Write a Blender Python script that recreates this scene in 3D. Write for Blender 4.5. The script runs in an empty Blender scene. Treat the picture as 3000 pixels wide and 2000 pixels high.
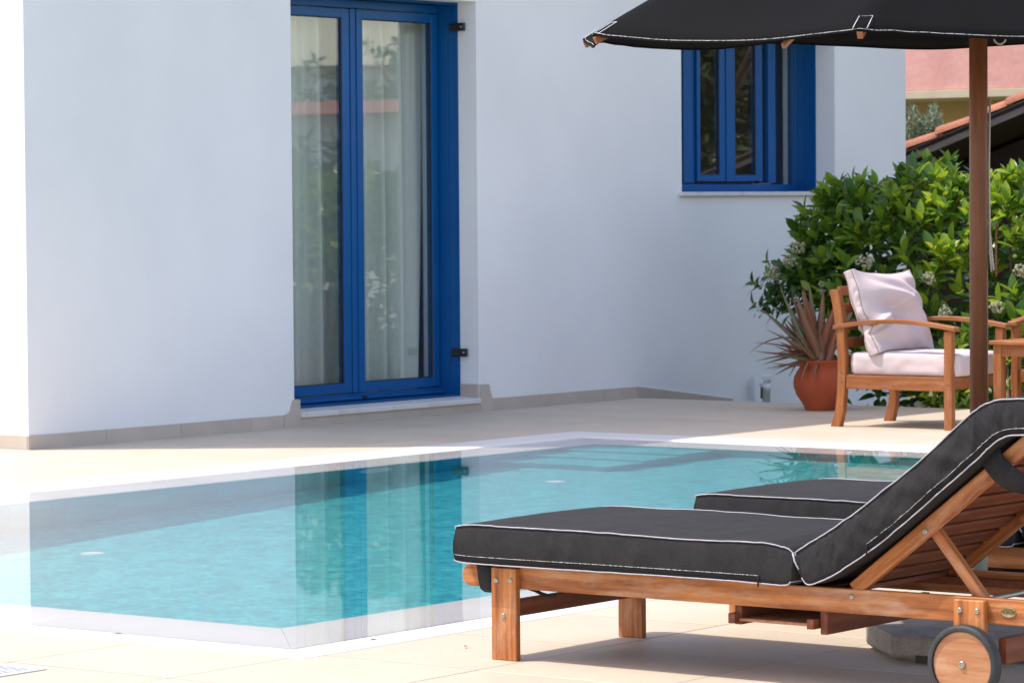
import bpy, bmesh, math, random
from mathutils import Matrix, Vector, noise

sc = bpy.context.scene
# ------------------------------------------------------------------ camera
ROLL, PITCH, YAW, FPX = 0.00735, 0.03914, 0.64295, 10150.0
ca, sa, cp, sp = math.cos(YAW), math.sin(YAW), math.cos(PITCH), math.sin(PITCH)
F = Vector((-sa * cp, ca * cp, -sp))
Rv = Vector((ca, sa, 0))
U = Vector((-sa * sp, ca * sp, cp))
cr, sr = math.cos(ROLL), math.sin(ROLL)
Rc, Uc = Rv * cr - U * sr, Rv * sr + U * cr
cd = bpy.data.cameras.new("camera")
cam = bpy.data.objects.new("camera", cd)
sc.collection.objects.link(cam)
M = Matrix((Rc, Uc, -F)).transposed().to_4x4()
M.translation = (0, 0, 1.3)
cam.matrix_world = M
cd.sensor_width = 36
cd.lens = 36 * FPX / 3000
cd.clip_end = 2000
cd.dof.use_dof = True
cd.dof.focus_distance = 11.0
cd.dof.aperture_fstop = 16
sc.camera = cam
# ------------------------------------------------------------------ world and sun
SUN_EL = math.radians(62)
SUN_DIR = Vector((-0.8 * math.cos(SUN_EL), -0.6 * math.cos(SUN_EL), math.sin(SUN_EL)))
w = bpy.data.worlds.new("World")
sc.world = w
w.use_nodes = True
wn = w.node_tree
sky = wn.nodes.new("ShaderNodeTexSky")
sky.sky_type = 'NISHITA'
sky.sun_disc = False
sky.sun_elevation = SUN_EL
sky.sun_rotation = math.atan2(-0.8, -0.6)
sky.air_density = 1.0
sky.dust_density = 1.4
sky.ozone_density = 1.0
tint = wn.nodes.new("ShaderNodeMix")          # white balance of the picture
tint.data_type = 'RGBA'
tint.blend_type = 'MULTIPLY'
tint.inputs[0].default_value = 1.0
tint.inputs[7].default_value = (1.17, 0.99, 0.90, 1)
wn.links.new(sky.outputs[0], tint.inputs[6])
wn.links.new(tint.outputs[2], wn.nodes["Background"].inputs[0])
wn.nodes["Background"].inputs[1].default_value = 0.15
sl = bpy.data.lights.new("sun", 'SUN')
sl.energy = 2.0
sl.angle = math.radians(0.5)
sl.color = (1.0, 0.95, 0.86)
sl.cycles.is_caustics_light = True
so = bpy.data.objects.new("sun", sl)
sc.collection.objects.link(so)
so.rotation_euler = SUN_DIR.to_track_quat('Z', 'Y').to_euler()
so.location = (0, 0, 20)
sc.view_settings.view_transform = 'Standard'
sc.view_settings.look = 'None'
sc.view_settings.gamma = 1
sc.view_settings.use_curve_mapping = False
sc.view_settings.exposure = 1.26
sc.cycles.use_denoising = True
sc.cycles.max_bounces = 10
sc.cycles.diffuse_bounces = 5
sc.cycles.transmission_bounces = 8
sc.cycles.transparent_max_bounces = 16
sc.cycles.sample_clamp_indirect = 6

rnd = random.Random(7)


# ------------------------------------------------------------------ node materials
def mat(name, col, rough=0.6, col2=None, nscale=8, detail=4, stretch=(1, 1, 1), contrast=(0.3, 0.7), bump=0.0,
        bscale=60, bstretch=None, metal=0.0, spec=0.5, coat=0.0, objrand=0.0, fine=0.0, sheen=0.0, sub=None):
    m = bpy.data.materials.new(name)
    m.use_nodes = True
    nt = m.node_tree
    L = nt.links.new
    b = nt.nodes["Principled BSDF"]
    b.inputs["Roughness"].default_value = rough
    b.inputs["Metallic"].default_value = metal
    b.inputs["Specular IOR Level"].default_value = spec
    b.inputs["Coat Weight"].default_value = coat
    if sheen:
        b.inputs["Sheen Weight"].default_value = sheen
    tc = nt.nodes.new("ShaderNodeTexCoord")
    mp = nt.nodes.new("ShaderNodeMapping")
    mp.inputs["Scale"].default_value = stretch
    L(tc.outputs["Object"], mp.inputs[0])
    out = None
    if col2 is not None:
        n = nt.nodes.new("ShaderNodeTexNoise")
        n.inputs["Scale"].default_value = nscale
        n.inputs["Detail"].default_value = detail
        L(mp.outputs[0], n.inputs["Vector"])
        r = nt.nodes.new("ShaderNodeValToRGB")
        r.color_ramp.elements[0].position = contrast[0]
        r.color_ramp.elements[1].position = contrast[1]
        r.color_ramp.elements[0].color = (*col, 1)
        r.color_ramp.elements[1].color = (*col2, 1)
        L(n.outputs[0], r.inputs[0])
        out = r.outputs[0]
    else:
        rgb = nt.nodes.new("ShaderNodeRGB")
        rgb.outputs[0].default_value = (*col, 1)
        out = rgb.outputs[0]
    if fine:
        n2 = nt.nodes.new("ShaderNodeTexNoise")
        n2.inputs["Scale"].default_value = nscale * 9
        n2.inputs["Detail"].default_value = 3
        L(mp.outputs[0], n2.inputs["Vector"])
        mr = nt.nodes.new("ShaderNodeMapRange")
        mr.inputs[1].default_value = 0.3
        mr.inputs[2].default_value = 0.7
        mr.inputs[3].default_value = 1 - fine
        mr.inputs[4].default_value = 1 + fine
        L(n2.outputs[0], mr.inputs[0])
        hs = nt.nodes.new("ShaderNodeHueSaturation")
        L(out, hs.inputs["Color"])
        L(mr.outputs[0], hs.inputs["Value"])
        out = hs.outputs[0]
    if objrand:
        oi = nt.nodes.new("ShaderNodeObjectInfo")
        mr = nt.nodes.new("ShaderNodeMapRange")
        mr.inputs[3].default_value = 1 - objrand
        mr.inputs[4].default_value = 1 + objrand
        L(oi.outputs["Random"], mr.inputs[0])
        hs = nt.nodes.new("ShaderNodeHueSaturation")
        L(out, hs.inputs["Color"])
        L(mr.outputs[0], hs.inputs["Value"])
        out = hs.outputs[0]
    L(out, b.inputs["Base Color"])
    if bump:
        n3 = nt.nodes.new("ShaderNodeTexNoise")
        n3.inputs["Scale"].default_value = bscale
        n3.inputs["Detail"].default_value = 5
        if bstretch:
            mp2 = nt.nodes.new("ShaderNodeMapping")
            mp2.inputs["Scale"].default_value = bstretch
            L(tc.outputs["Object"], mp2.inputs[0])
            L(mp2.outputs[0], n3.inputs["Vector"])
        else:
            L(mp.outputs[0], n3.inputs["Vector"])
        bp = nt.nodes.new("ShaderNodeBump")
        bp.inputs["Strength"].default_value = 1.0
        bp.inputs["Distance"].default_value = bump
        L(n3.outputs[0], bp.inputs["Height"])
        L(bp.outputs[0], b.inputs["Normal"])
    return m


def wood(name, a, c, axis=0, rough=0.55, worn=0.5, rand=0.13):
    s = [26, 26, 26]
    s[axis] = 1.6
    m = mat(name, a, rough, c, nscale=2.2, detail=7, stretch=s, contrast=(0.3, 0.72), bump=0.0006, bscale=3.0,
            objrand=rand, fine=0.10, spec=0.35)
    # pale weathered patches with a shape of their own
    nt = m.node_tree
    b = nt.nodes["Principled BSDF"]
    src = b.inputs["Base Color"].links[0].from_socket
    tc = nt.nodes.new("ShaderNodeTexCoord")
    mp = nt.nodes.new("ShaderNodeMapping")
    s2 = [9, 9, 9]
    s2[axis] = 2.5
    mp.inputs["Scale"].default_value = s2
    nt.links.new(tc.outputs["Object"], mp.inputs[0])
    n = nt.nodes.new("ShaderNodeTexNoise")
    n.inputs["Scale"].default_value = 1.7
    n.inputs["Detail"].default_value = 9
    n.inputs["Roughness"].default_value = 0.7
    nt.links.new(mp.outputs[0], n.inputs["Vector"])
    r = nt.nodes.new("ShaderNodeValToRGB")
    r.color_ramp.elements[0].position = 0.50
    r.color_ramp.elements[0].color = (0, 0, 0, 1)
    r.color_ramp.elements[1].position = 0.70
    r.color_ramp.elements[1].color = (worn, worn, worn, 1)
    nt.links.new(n.outputs[0], r.inputs[0])
    mx = nt.nodes.new("ShaderNodeMix")
    mx.data_type = 'RGBA'
    nt.links.new(r.outputs[0], mx.inputs[0])
    nt.links.new(src, mx.inputs[6])
    mx.inputs[7].default_value = (0.60, 0.42, 0.29, 1)
    nt.links.new(mx.outputs[2], b.inputs["Base Color"])
    return m


WA, WB = (0.20, 0.052, 0.012), (0.56, 0.215, 0.060)
wood_x = wood("weathered_teak_x", WA, WB, 0)
wood_y = wood("weathered_teak_y", WA, WB, 1)
wood_z = wood("weathered_teak_z", WA, WB, 2)
wood_dark = wood("dark_red_teak", (0.13, 0.034, 0.015), (0.22, 0.068, 0.027), 1, worn=0.08)  # darker, redder copy of the teak for the inner parts
chair_x = wood("chair_wood_x", (0.22, 0.066, 0.016), (0.36, 0.130, 0.036), 0, worn=0.2, rand=0.06)
chair_z = wood("chair_wood_z", (0.22, 0.066, 0.016), (0.36, 0.130, 0.036), 2, worn=0.2, rand=0.06)
pole_wood = wood("varnished_pole_wood", (0.145, 0.054, 0.025), (0.23, 0.093, 0.044), 2, rough=0.45, worn=0.0, rand=0.0)
rib_wood = wood("rib_wood", (0.20, 0.075, 0.03), (0.33, 0.14, 0.06), 0, worn=0.1)
plaster = mat("white_plaster", (0.765, 0.765, 0.765), 0.85, (0.85, 0.85, 0.845), nscale=0.9, detail=9, bump=0.0016, bscale=28, spec=0.2)
blue = mat("blue_gloss_paint", (0.002, 0.082, 0.27), 0.32, (0.004, 0.10, 0.31), nscale=1.5, bump=0.0005, bscale=14, spec=0.3)
gasket = mat("black_rubber_gasket", (0.01, 0.01, 0.012), 0.5)
black_metal = mat("black_painted_metal", (0.012, 0.012, 0.014), 0.4)
steel = mat("galvanised_screw", (0.48, 0.46, 0.38), 0.35, (0.30, 0.28, 0.22), nscale=300, metal=0.8)
brass = mat("aged_brass", (0.33, 0.27, 0.14), 0.45, (0.22, 0.17, 0.08), nscale=90, metal=0.7)
dark_print = mat("dark_engraving", (0.06, 0.045, 0.02), 0.6)
rubber = mat("grey_black_rubber", (0.017, 0.020, 0.023), 0.6, (0.030, 0.034, 0.038), nscale=30)
marble = mat("white_marble", (0.66, 0.645, 0.615), 0.45, (0.59, 0.575, 0.55), nscale=2.4, detail=8, stretch=(1, 1, 1),
             contrast=(0.45, 0.8), bump=0.0003, objrand=0.02)
sill_marble = mat("sill_marble", (0.66, 0.65, 0.63), 0.5, (0.45, 0.43, 0.40), nscale=9, detail=8, contrast=(0.5, 0.85))
tile_m = mat("beige_stone_tile", (0.50, 0.425, 0.33), 0.55, (0.55, 0.468, 0.365), nscale=1.8, detail=8, objrand=0.035, bump=0.0004,
             bscale=40, fine=0.03, spec=0.35)
skirt_m = mat("beige_skirting_tile", (0.46, 0.40, 0.34), 0.55, (0.52, 0.455, 0.385), nscale=5, detail=7, objrand=0.04)
grout = mat("sandy_grout", (0.27, 0.23, 0.18), 0.9, (0.35, 0.30, 0.24), nscale=40)
fabric_c = mat("charcoal_cushion_fabric", (0.020, 0.020, 0.0212), 0.85, (0.028, 0.028, 0.0295), nscale=24, detail=6, bump=0.0006,
               bscale=420, fine=0.2, spec=0.2)
fabric_u = mat("charcoal_canopy_fabric", (0.0060, 0.0060, 0.0066), 0.9, (0.0082, 0.0082, 0.009), nscale=2, detail=5, bump=0.0005, bscale=300, spec=0.06)
zip_m = mat("black_zip_tape", (0.009, 0.009, 0.010), 0.7, spec=0.2)
pipe_m = mat("white_piping", (0.46, 0.45, 0.49), 0.6, (0.32, 0.31, 0.35), nscale=60)
thread = mat("white_thread", (0.75, 0.75, 0.72), 0.7, (0.16, 0.16, 0.16), nscale=150, detail=2, contrast=(0.42, 0.62))
thread_b = mat("bright_white_thread", (0.8, 0.8, 0.8), 0.7)
pink_f = mat("pale_pink_fabric", (0.56, 0.455, 0.455), 0.85, (0.62, 0.51, 0.505), nscale=5, detail=5, bump=0.0007, bscale=220, sheen=0.1)
seam_m = mat("brown_seam", (0.17, 0.09, 0.07), 0.8)
terra = mat("terracotta", (0.30, 0.048, 0.013), 0.85, (0.42, 0.085, 0.026), nscale=5, detail=8, bump=0.0008, bscale=60)
soil = mat("dry_soil", (0.07, 0.045, 0.03), 0.95, (0.12, 0.08, 0.05), nscale=12, bump=0.01, bscale=30)
pvc = mat("white_pvc", (0.76, 0.78, 0.80), 0.4, (0.68, 0.70, 0.72), nscale=20)
base_m = mat("grey_umbrella_base_plastic", (0.23, 0.205, 0.18), 0.75, (0.34, 0.305, 0.27), nscale=14, detail=7, fine=0.15)
tube_m = mat("grey_green_steel_tube", (0.30, 0.34, 0.27), 0.45, (0.38, 0.42, 0.35), nscale=30)
rope_m = mat("off_white_cord", (0.62, 0.60, 0.52), 0.8, (0.45, 0.42, 0.34), nscale=200)
tread_m = mat("pool_floor_base", (0.05, 0.40, 0.46), 0.4)
pink_w = mat("pink_render", (0.54, 0.27, 0.235), 0.85, (0.61, 0.335, 0.295), nscale=1.6, detail=8, bump=0.012, bscale=4, fine=0.05)
ochre_w = mat("ochre_render", (0.40, 0.30, 0.145), 0.85, (0.47, 0.36, 0.19), nscale=1.2, detail=8, fine=0.05)
rooftile = mat("orange_roof_tile", (0.27, 0.085, 0.045), 0.8, (0.40, 0.155, 0.09), nscale=5, detail=8, objrand=0.14, fine=0.12)
grey_wood = mat("grey_fascia_wood", (0.17, 0.145, 0.13), 0.8, (0.27, 0.24, 0.21), nscale=3, stretch=(1, 1, 8), detail=8)
dark_wood = mat("dark_brown_boards", (0.018, 0.010, 0.007), 0.8, (0.035, 0.02, 0.014), nscale=4, stretch=(12, 12, 1))
room_m = mat("room_wall", (0.50, 0.46, 0.42), 0.9, (0.54, 0.50, 0.46), nscale=2)
earth = mat("garden_ground", (0.09, 0.10, 0.035), 0.95, (0.20, 0.17, 0.09), nscale=0.35, detail=9, fine=0.2)
bark = mat("shrub_bark", (0.075, 0.05, 0.035), 0.85, (0.13, 0.09, 0.06), nscale=20)
red_roof = mat("red_roof_far", (0.38, 0.10, 0.08), 0.8, (0.46, 0.16, 0.12), nscale=3)
flower_m = mat("cream_flower", (0.22, 0.23, 0.12), 0.8, (0.38, 0.37, 0.24), nscale=90)


def leaf_mat(name, c1, c2, rough=0.32, trans=0.35, objrand=True, spec=0.5):
    m = bpy.data.materials.new(name)
    m.use_nodes = True
    nt = m.node_tree
    L = nt.links.new
    b = nt.nodes["Principled BSDF"]
    b.inputs["Roughness"].default_value = rough
    b.inputs["Specular IOR Level"].default_value = spec
    if objrand:
        oi = nt.nodes.new("ShaderNodeObjectInfo")
        fac = oi.outputs["Random"]
    else:
        at = nt.nodes.new("ShaderNodeAttribute")
        at.attribute_name = "rnd"
        fac = at.outputs["Fac"]
    r = nt.nodes.new("ShaderNodeValToRGB")
    r.color_ramp.elements[0].color = (*c1, 1)
    r.color_ramp.elements[1].color = (*c2, 1)
    r.color_ramp.elements[0].position = 0.15
    r.color_ramp.elements[1].position = 0.93
    e3 = r.color_ramp.elements.new(0.985)
    e3.color = (c2[0] * 1.35, c2[1] * 0.95, c2[2] * 0.8, 1)
    L(fac, r.inputs[0])
    L(r.outputs[0], b.inputs["Base Color"])
    tl = nt.nodes.new("ShaderNodeBsdfTranslucent")
    hs = nt.nodes.new("ShaderNodeHueSaturation")
    hs.inputs["Value"].default_value = 1.7
    hs.inputs["Hue"].default_value = 0.485
    L(r.outputs[0], hs.inputs["Color"])
    L(hs.outputs[0], tl.inputs[0])
    mx = nt.nodes.new("ShaderNodeMixShader")
    mx.inputs[0].default_value = trans
    L(b.outputs[0], mx.inputs[1])
    L(tl.outputs[0], mx.inputs[2])
    L(mx.outputs[0], nt.nodes["Material Output"].inputs[0])
    return m


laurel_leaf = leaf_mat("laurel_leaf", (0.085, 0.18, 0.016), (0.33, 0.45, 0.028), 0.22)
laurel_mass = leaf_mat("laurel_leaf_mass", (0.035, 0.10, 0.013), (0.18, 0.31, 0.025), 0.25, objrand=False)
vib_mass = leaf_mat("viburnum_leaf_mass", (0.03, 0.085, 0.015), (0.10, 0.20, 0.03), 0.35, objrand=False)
lime_mass = leaf_mat("lime_leaf_mass", (0.12, 0.22, 0.02), (0.33, 0.42, 0.03), 0.35, 0.4, objrand=False)
aloe_m = leaf_mat("aloe_leaf", (0.31, 0.115, 0.065), (0.185, 0.19, 0.10), 0.55, 0.08)
dry_leaf = leaf_mat("dry_aloe_leaf", (0.20, 0.10, 0.05), (0.32, 0.20, 0.11), 0.8, 0.05)
olive_mass = leaf_mat("olive_leaf_mass", (0.07, 0.10, 0.05), (0.22, 0.27, 0.18), 0.5, 0.25, objrand=False)
ever_mass = leaf_mat("evergreen_leaf_mass", (0.03, 0.045, 0.012), (0.085, 0.11, 0.03), 0.6, 0.2, objrand=False)
tree_mass = leaf_mat("tree_leaf_mass", (0.03, 0.06, 0.012), (0.10, 0.14, 0.03), 0.5, 0.3, objrand=False)


def pool_mat():
    m = bpy.data.materials.new("turquoise_mosaic")
    m.use_nodes = True
    nt = m.node_tree
    L = nt.links.new
    b = nt.nodes["Principled BSDF"]
    b.inputs["Roughness"].default_value = 0.35
    tc = nt.nodes.new("ShaderNodeTexCoord")
    vo = nt.nodes.new("ShaderNodeTexVoronoi")
    vo.distance = 'CHEBYCHEV'
    vo.inputs["Scale"].default_value = 36
    vo.inputs["Randomness"].default_value = 0.35
    L(tc.outputs["Object"], vo.inputs["Vector"])
    n = nt.nodes.new("ShaderNodeTexNoise")  # ripple streaks and the water's tint are put into this mottled floor colour
    n.inputs["Scale"].default_value = 9
    n.inputs["Detail"].default_value = 8
    n.inputs["Roughness"].default_value = 0.68
    L(tc.outputs["Object"], n.inputs["Vector"])
    r1 = nt.nodes.new("ShaderNodeValToRGB")
    e = r1.color_ramp.elements
    e[0].position, e[0].color = 0.36, (0.02, 0.36, 0.39, 1)
    e[1].position, e[1].color = 0.66, (0.07, 0.57, 0.585, 1)
    L(n.outputs[0], r1.inputs[0])
    hs = nt.nodes.new("ShaderNodeHueSaturation")
    mr = nt.nodes.new("ShaderNodeMapRange")
    mr.inputs[3].default_value = 0.80
    mr.inputs[4].default_value = 1.15
    sep = nt.nodes.new("ShaderNodeSeparateColor")
    L(vo.outputs["Color"], sep.inputs[0])
    L(sep.outputs[0], mr.inputs[0])
    L(mr.outputs[0], hs.inputs["Value"])
    mr2 = nt.nodes.new("ShaderNodeMapRange")
    mr2.inputs[3].default_value = 0.485
    mr2.inputs[4].default_value = 0.515
    L(sep.outputs[1], mr2.inputs[0])
    L(mr2.outputs[0], hs.inputs["Hue"])
    L(r1.outputs[0], hs.inputs["Color"])
    L(hs.outputs[0], b.inputs["Base Color"])
    return m


mosaic = pool_mat()
pool_tile = mat("teal_wall_tile", (0.025, 0.33, 0.36), 0.3, (0.05, 0.44, 0.46), nscale=3, detail=8, objrand=0.12, fine=0.12)
pool_grout = mat("pale_pool_grout", (0.12, 0.44, 0.46), 0.8)


def water_mat():
    m = bpy.data.materials.new("clear_water")
    m.use_nodes = True
    nt = m.node_tree
    nt.nodes.remove(nt.nodes["Principled BSDF"])
    g = nt.nodes.new("ShaderNodeBsdfGlass")
    g.inputs["IOR"].default_value = 1.33
    g.inputs["Roughness"].default_value = 0.0
    g.inputs["Color"].default_value = (1, 1, 1, 1)
    n = nt.nodes.new("ShaderNodeTexNoise")
    n.inputs["Scale"].default_value = 7.0
    n.inputs["Detail"].default_value = 3
    tc = nt.nodes.new("ShaderNodeTexCoord")
    nt.links.new(tc.outputs["Object"], n.inputs["Vector"])
    bp = nt.nodes.new("ShaderNodeBump")
    bp.inputs["Distance"].default_value = 0.00010
    nt.links.new(n.outputs[0], bp.inputs["Height"])
    nt.links.new(bp.outputs[0], g.inputs["Normal"])
    nt.links.new(g.outputs[0], nt.nodes["Material Output"].inputs[0])
    return m, g


water_m, water_glass = water_mat()


def glass_mat():
    m = bpy.data.materials.new("window_glass")
    m.use_nodes = True
    nt = m.node_tree
    L = nt.links.new
    nt.nodes.remove(nt.nodes["Principled BSDF"])
    lw = nt.nodes.new("ShaderNodeLayerWeight")
    lw.inputs[0].default_value = 0.5
    p = nt.nodes.new("ShaderNodeMath")
    p.operation = 'POWER'
    p.inputs[1].default_value = 4.0
    L(lw.outputs["Facing"], p.inputs[0])
    ml = nt.nodes.new("ShaderNodeMath")
    ml.operation = 'MULTIPLY_ADD'
    ml.inputs[1].default_value = 0.85
    ml.inputs[2].default_value = 0.075
    L(p.outputs[0], ml.inputs[0])
    t = nt.nodes.new("ShaderNodeBsdfTransparent")
    t.inputs[0].default_value = (0.96, 0.985, 0.97, 1)
    g = nt.nodes.new("ShaderNodeBsdfGlossy")
    g.inputs["Roughness"].default_value = 0.015
    g.inputs["Color"].default_value = (0.95, 0.95, 0.95, 1)
    mx = nt.nodes.new("ShaderNodeMixShader")
    L(ml.outputs[0], mx.inputs[0])
    L(t.outputs[0], mx.inputs[1])
    L(g.outputs[0], mx.inputs[2])
    L(mx.outputs[0], nt.nodes["Material Output"].inputs[0])
    return m


glass_m = glass_mat()


def curtain_mat():
    m = bpy.data.materials.new("sheer_curtain")
    m.use_nodes = True
    nt = m.node_tree
    L = nt.links.new
    nt.nodes.remove(nt.nodes["Principled BSDF"])
    d = nt.nodes.new("ShaderNodeBsdfDiffuse")
    d.inputs[0].default_value = (0.90, 0.93, 0.88, 1)
    tl = nt.nodes.new("ShaderNodeBsdfTranslucent")
    tl.inputs[0].default_value = (0.85, 0.88, 0.83, 1)
    a = nt.nodes.new("ShaderNodeMixShader")
    a.inputs[0].default_value = 0.3
    L(d.outputs[0], a.inputs[1])
    L(tl.outputs[0], a.inputs[2])
    t = nt.nodes.new("ShaderNodeBsdfTransparent")
    lw = nt.nodes.new("ShaderNodeLayerWeight")
    lw.inputs[0].default_value = 0.5
    mr = nt.nodes.new("ShaderNodeMapRange")
    mr.inputs[3].default_value = 0.88
    mr.inputs[4].default_value = 1.0
    L(lw.outputs["Facing"], mr.inputs[0])
    mx = nt.nodes.new("ShaderNodeMixShader")
    L(mr.outputs[0], mx.inputs[0])
    L(t.outputs[0], mx.inputs[1])
    L(a.outputs[0], mx.inputs[2])
    L(mx.outputs[0], nt.nodes["Material Output"].inputs[0])
    return m


curtain_m = curtain_mat()

# ------------------------------------------------------------------ object helpers
LM = {}       # matrix of each object relative to the root of its thing
I4 = Matrix.Identity(4)


def link(name, me, parent=None, lm=None, m=None):
    o = bpy.data.objects.new(name, me)
    sc.collection.objects.link(o)
    if m is not None and me is not None and not me.materials:
        me.materials.append(m)
    lm = lm.copy() if lm is not None else I4.copy()
    if parent is not None:
        o.parent = parent
        base = LM[parent]
        o.matrix_basis = base.inverted() @ lm
        LM[o] = lm
    else:
        o.matrix_basis = lm
        LM[o] = I4.copy()
    return o


def tag(o, label=None, cat=None, group=None, kind=None):
    for k, v in (("label", label), ("category", cat), ("group", group), ("kind", kind)):
        if v:
            o[k] = v
    return o


def thing(name, label, cat, loc=(0, 0, 0), rz=0, group=None):
    o = bpy.data.objects.new(name, None)
    o.empty_display_size = 0.1
    sc.collection.objects.link(o)
    o.location = loc
    o.rotation_euler = (0, 0, rz)
    LM[o] = I4.copy()
    return tag(o, label, cat, group)


def copy_tree(o, parent=None):
    c = o.copy()
    sc.collection.objects.link(c)
    if parent is not None:
        c.parent = parent
    LM[c] = LM[o]
    for ch in list(o.children):
        copy_tree(ch, c)
    return c


def mesh(name, verts, faces, smooth=False):
    me = bpy.data.meshes.new(name)
    me.from_pydata([tuple(v) for v in verts], [], faces)
    if smooth:
        me.polygons.foreach_set("use_smooth", [True] * len(me.polygons))
    me.update()
    return me


def from_bm(name, bm, smooth=False):
    me = bpy.data.meshes.new(name)
    bm.normal_update()
    bm.to_mesh(me)
    bm.free()
    if smooth:
        me.polygons.foreach_set("use_smooth", [True] * len(me.polygons))
    return me


def box_mesh(name, sx, sy, sz, bev=0.0, seg=1):
    bm = bmesh.new()
    bmesh.ops.create_cube(bm, size=1)
    for v in bm.verts:
        v.co.x *= sx
        v.co.y *= sy
        v.co.z *= sz
    if bev:
        bmesh.ops.bevel(bm, geom=bm.edges[:], offset=bev, segments=seg, affect='EDGES', profile=0.6)
    return from_bm(name, bm)


def box(name, a, b, m, parent=None, bev=0.0, seg=1):
    """axis-aligned box from corner a to corner b"""
    me = box_mesh(name, abs(b[0] - a[0]), abs(b[1] - a[1]), abs(b[2] - a[2]), bev, seg)
    c = Vector([(a[i] + b[i]) / 2 for i in range(3)])
    return link(name, me, parent, Matrix.Translation(c), m)


def beam(name, p0, p1, wd, ht, m, parent=None, bev=0.002, side=(0, 1, 0)):
    """bar from p0 to p1; wd measured along side, ht across"""
    p0, p1 = Vector(p0), Vector(p1)
    x = (p1 - p0)
    ln = x.length
    x.normalize()
    y = Vector(side)
    y = (y - x * y.dot(x)).normalized()
    z = x.cross(y)
    lm = Matrix((x, y, z)).transposed().to_4x4()
    lm.translation = (p0 + p1) / 2
    return link(name, box_mesh(name, ln, wd, ht, bev), parent, lm, m)


def prism(name, pts, y0, y1, m, parent=None, bev=0.0, smooth=False):
    """outline in xz pushed from y0 to y1"""
    bm = bmesh.new()
    a = [bm.verts.new((p[0], y0, p[1])) for p in pts]
    b = [bm.verts.new((p[0], y1, p[1])) for p in pts]
    n = len(pts)
    bm.faces.new(a)
    bm.faces.new(b[::-1])
    for i in range(n):
        bm.faces.new((a[i], b[i], b[(i + 1) % n], a[(i + 1) % n]))
    bmesh.ops.recalc_face_normals(bm, faces=bm.faces[:])
    if bev:
        eds = [e for e in bm.edges if e.calc_face_angle(0) > 0.5]
        bmesh.ops.bevel(bm, geom=eds, offset=bev, segments=1, affect='EDGES')
    return link(name, from_bm(name, bm, smooth), parent, None, m)


def tube_mesh(name, pts, r, n=8, closed=False, radii=None):
    pts = [Vector(p) for p in pts]
    N = len(pts)
    vs, fs = [], []
    prev = None
    for i, p in enumerate(pts):
        if closed:
            d = pts[(i + 1) % N] - pts[i - 1]
        else:
            d = pts[min(i + 1, N - 1)] - pts[max(i - 1, 0)]
        d.normalize()
        if prev is None:
            ref = Vector((0, 0, 1)) if abs(d.z) < 0.9 else Vector((1, 0, 0))
            u = d.cross(ref).normalized()
        else:
            u = (prev - d * prev.dot(d)).normalized()
        prev = u
        v = d.cross(u)
        rr = radii[i] if radii else r
        for k in range(n):
            t = 2 * math.pi * k / n
            vs.append(p + (u * math.cos(t) + v * math.sin(t)) * rr)
    for i in range(N if closed else N - 1):
        j = (i + 1) % N
        for k in range(n):
            k2 = (k + 1) % n
            fs.append((i * n + k, i * n + k2, j * n + k2, j * n + k))
    if not closed:
        fs.append(tuple(range(n))[::-1])
        fs.append(tuple((N - 1) * n + k for k in range(n)))
    return mesh(name, vs, fs, True)


def tube(name, pts, r, m, parent=None, n=8, closed=False, radii=None):
    return link(name, tube_mesh(name, pts, r, n, closed, radii), parent, None, m)


def lathe(name, prof, c, m, parent=None, n=40, axis='z', smooth=True):
    vs, fs = [], []
    for (r, z) in prof:
        for k in range(n):
            t = 2 * math.pi * k / n
            if axis == 'z':
                vs.append((r * math.cos(t), r * math.sin(t), z))
            else:
                vs.append((r * math.cos(t), z, r * math.sin(t)))
    for i in range(len(prof) - 1):
        for k in range(n):
            k2 = (k + 1) % n
            f = (i * n + k, i * n + k2, (i + 1) * n + k2, (i + 1) * n + k)
            fs.append(f if axis == 'z' else f[::-1])
    me = mesh(name, vs, fs, smooth)
    return link(name, me, parent, Matrix.Translation(Vector(c)), m)


def grid_box(name, fn, nu, nv, nw, m, parent=None):
    """soft box: fn(u,v,w) maps the unit cube's surface to a position"""
    idx, vs, fs = {}, [], []

    def vid(i, j, k):
        key = (i, j, k)
        if key not in idx:
            idx[key] = len(vs)
            vs.append(fn(i / nu, j / nv, k / nw))
        return idx[key]
    for i in range(nu):
        for j in range(nv):
            fs.append((vid(i, j, 0), vid(i, j + 1, 0), vid(i + 1, j + 1, 0), vid(i + 1, j, 0)))
            fs.append((vid(i, j, nw), vid(i + 1, j, nw), vid(i + 1, j + 1, nw), vid(i, j + 1, nw)))
    for i in range(nu):
        for k in range(nw):
            fs.append((vid(i, 0, k), vid(i + 1, 0, k), vid(i + 1, 0, k + 1), vid(i, 0, k + 1)))
            fs.append((vid(i, nv, k), vid(i, nv, k + 1), vid(i + 1, nv, k + 1), vid(i + 1, nv, k)))
    for j in range(nv):
        for k in range(nw):
            fs.append((vid(0, j, k), vid(0, j, k + 1), vid(0, j + 1, k + 1), vid(0, j + 1, k)))
            fs.append((vid(nu, j, k), vid(nu, j + 1, k), vid(nu, j + 1, k + 1), vid(nu, j, k + 1)))
    bm = bmesh.new()
    me = mesh(name, vs, fs)
    bm.from_mesh(me)
    bmesh.ops.recalc_face_normals(bm, faces=bm.faces[:])
    bm.to_mesh(me)
    bm.free()
    me.polygons.foreach_set("use_smooth", [True] * len(me.polygons))
    return link(name, me, parent, None, m)


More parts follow.
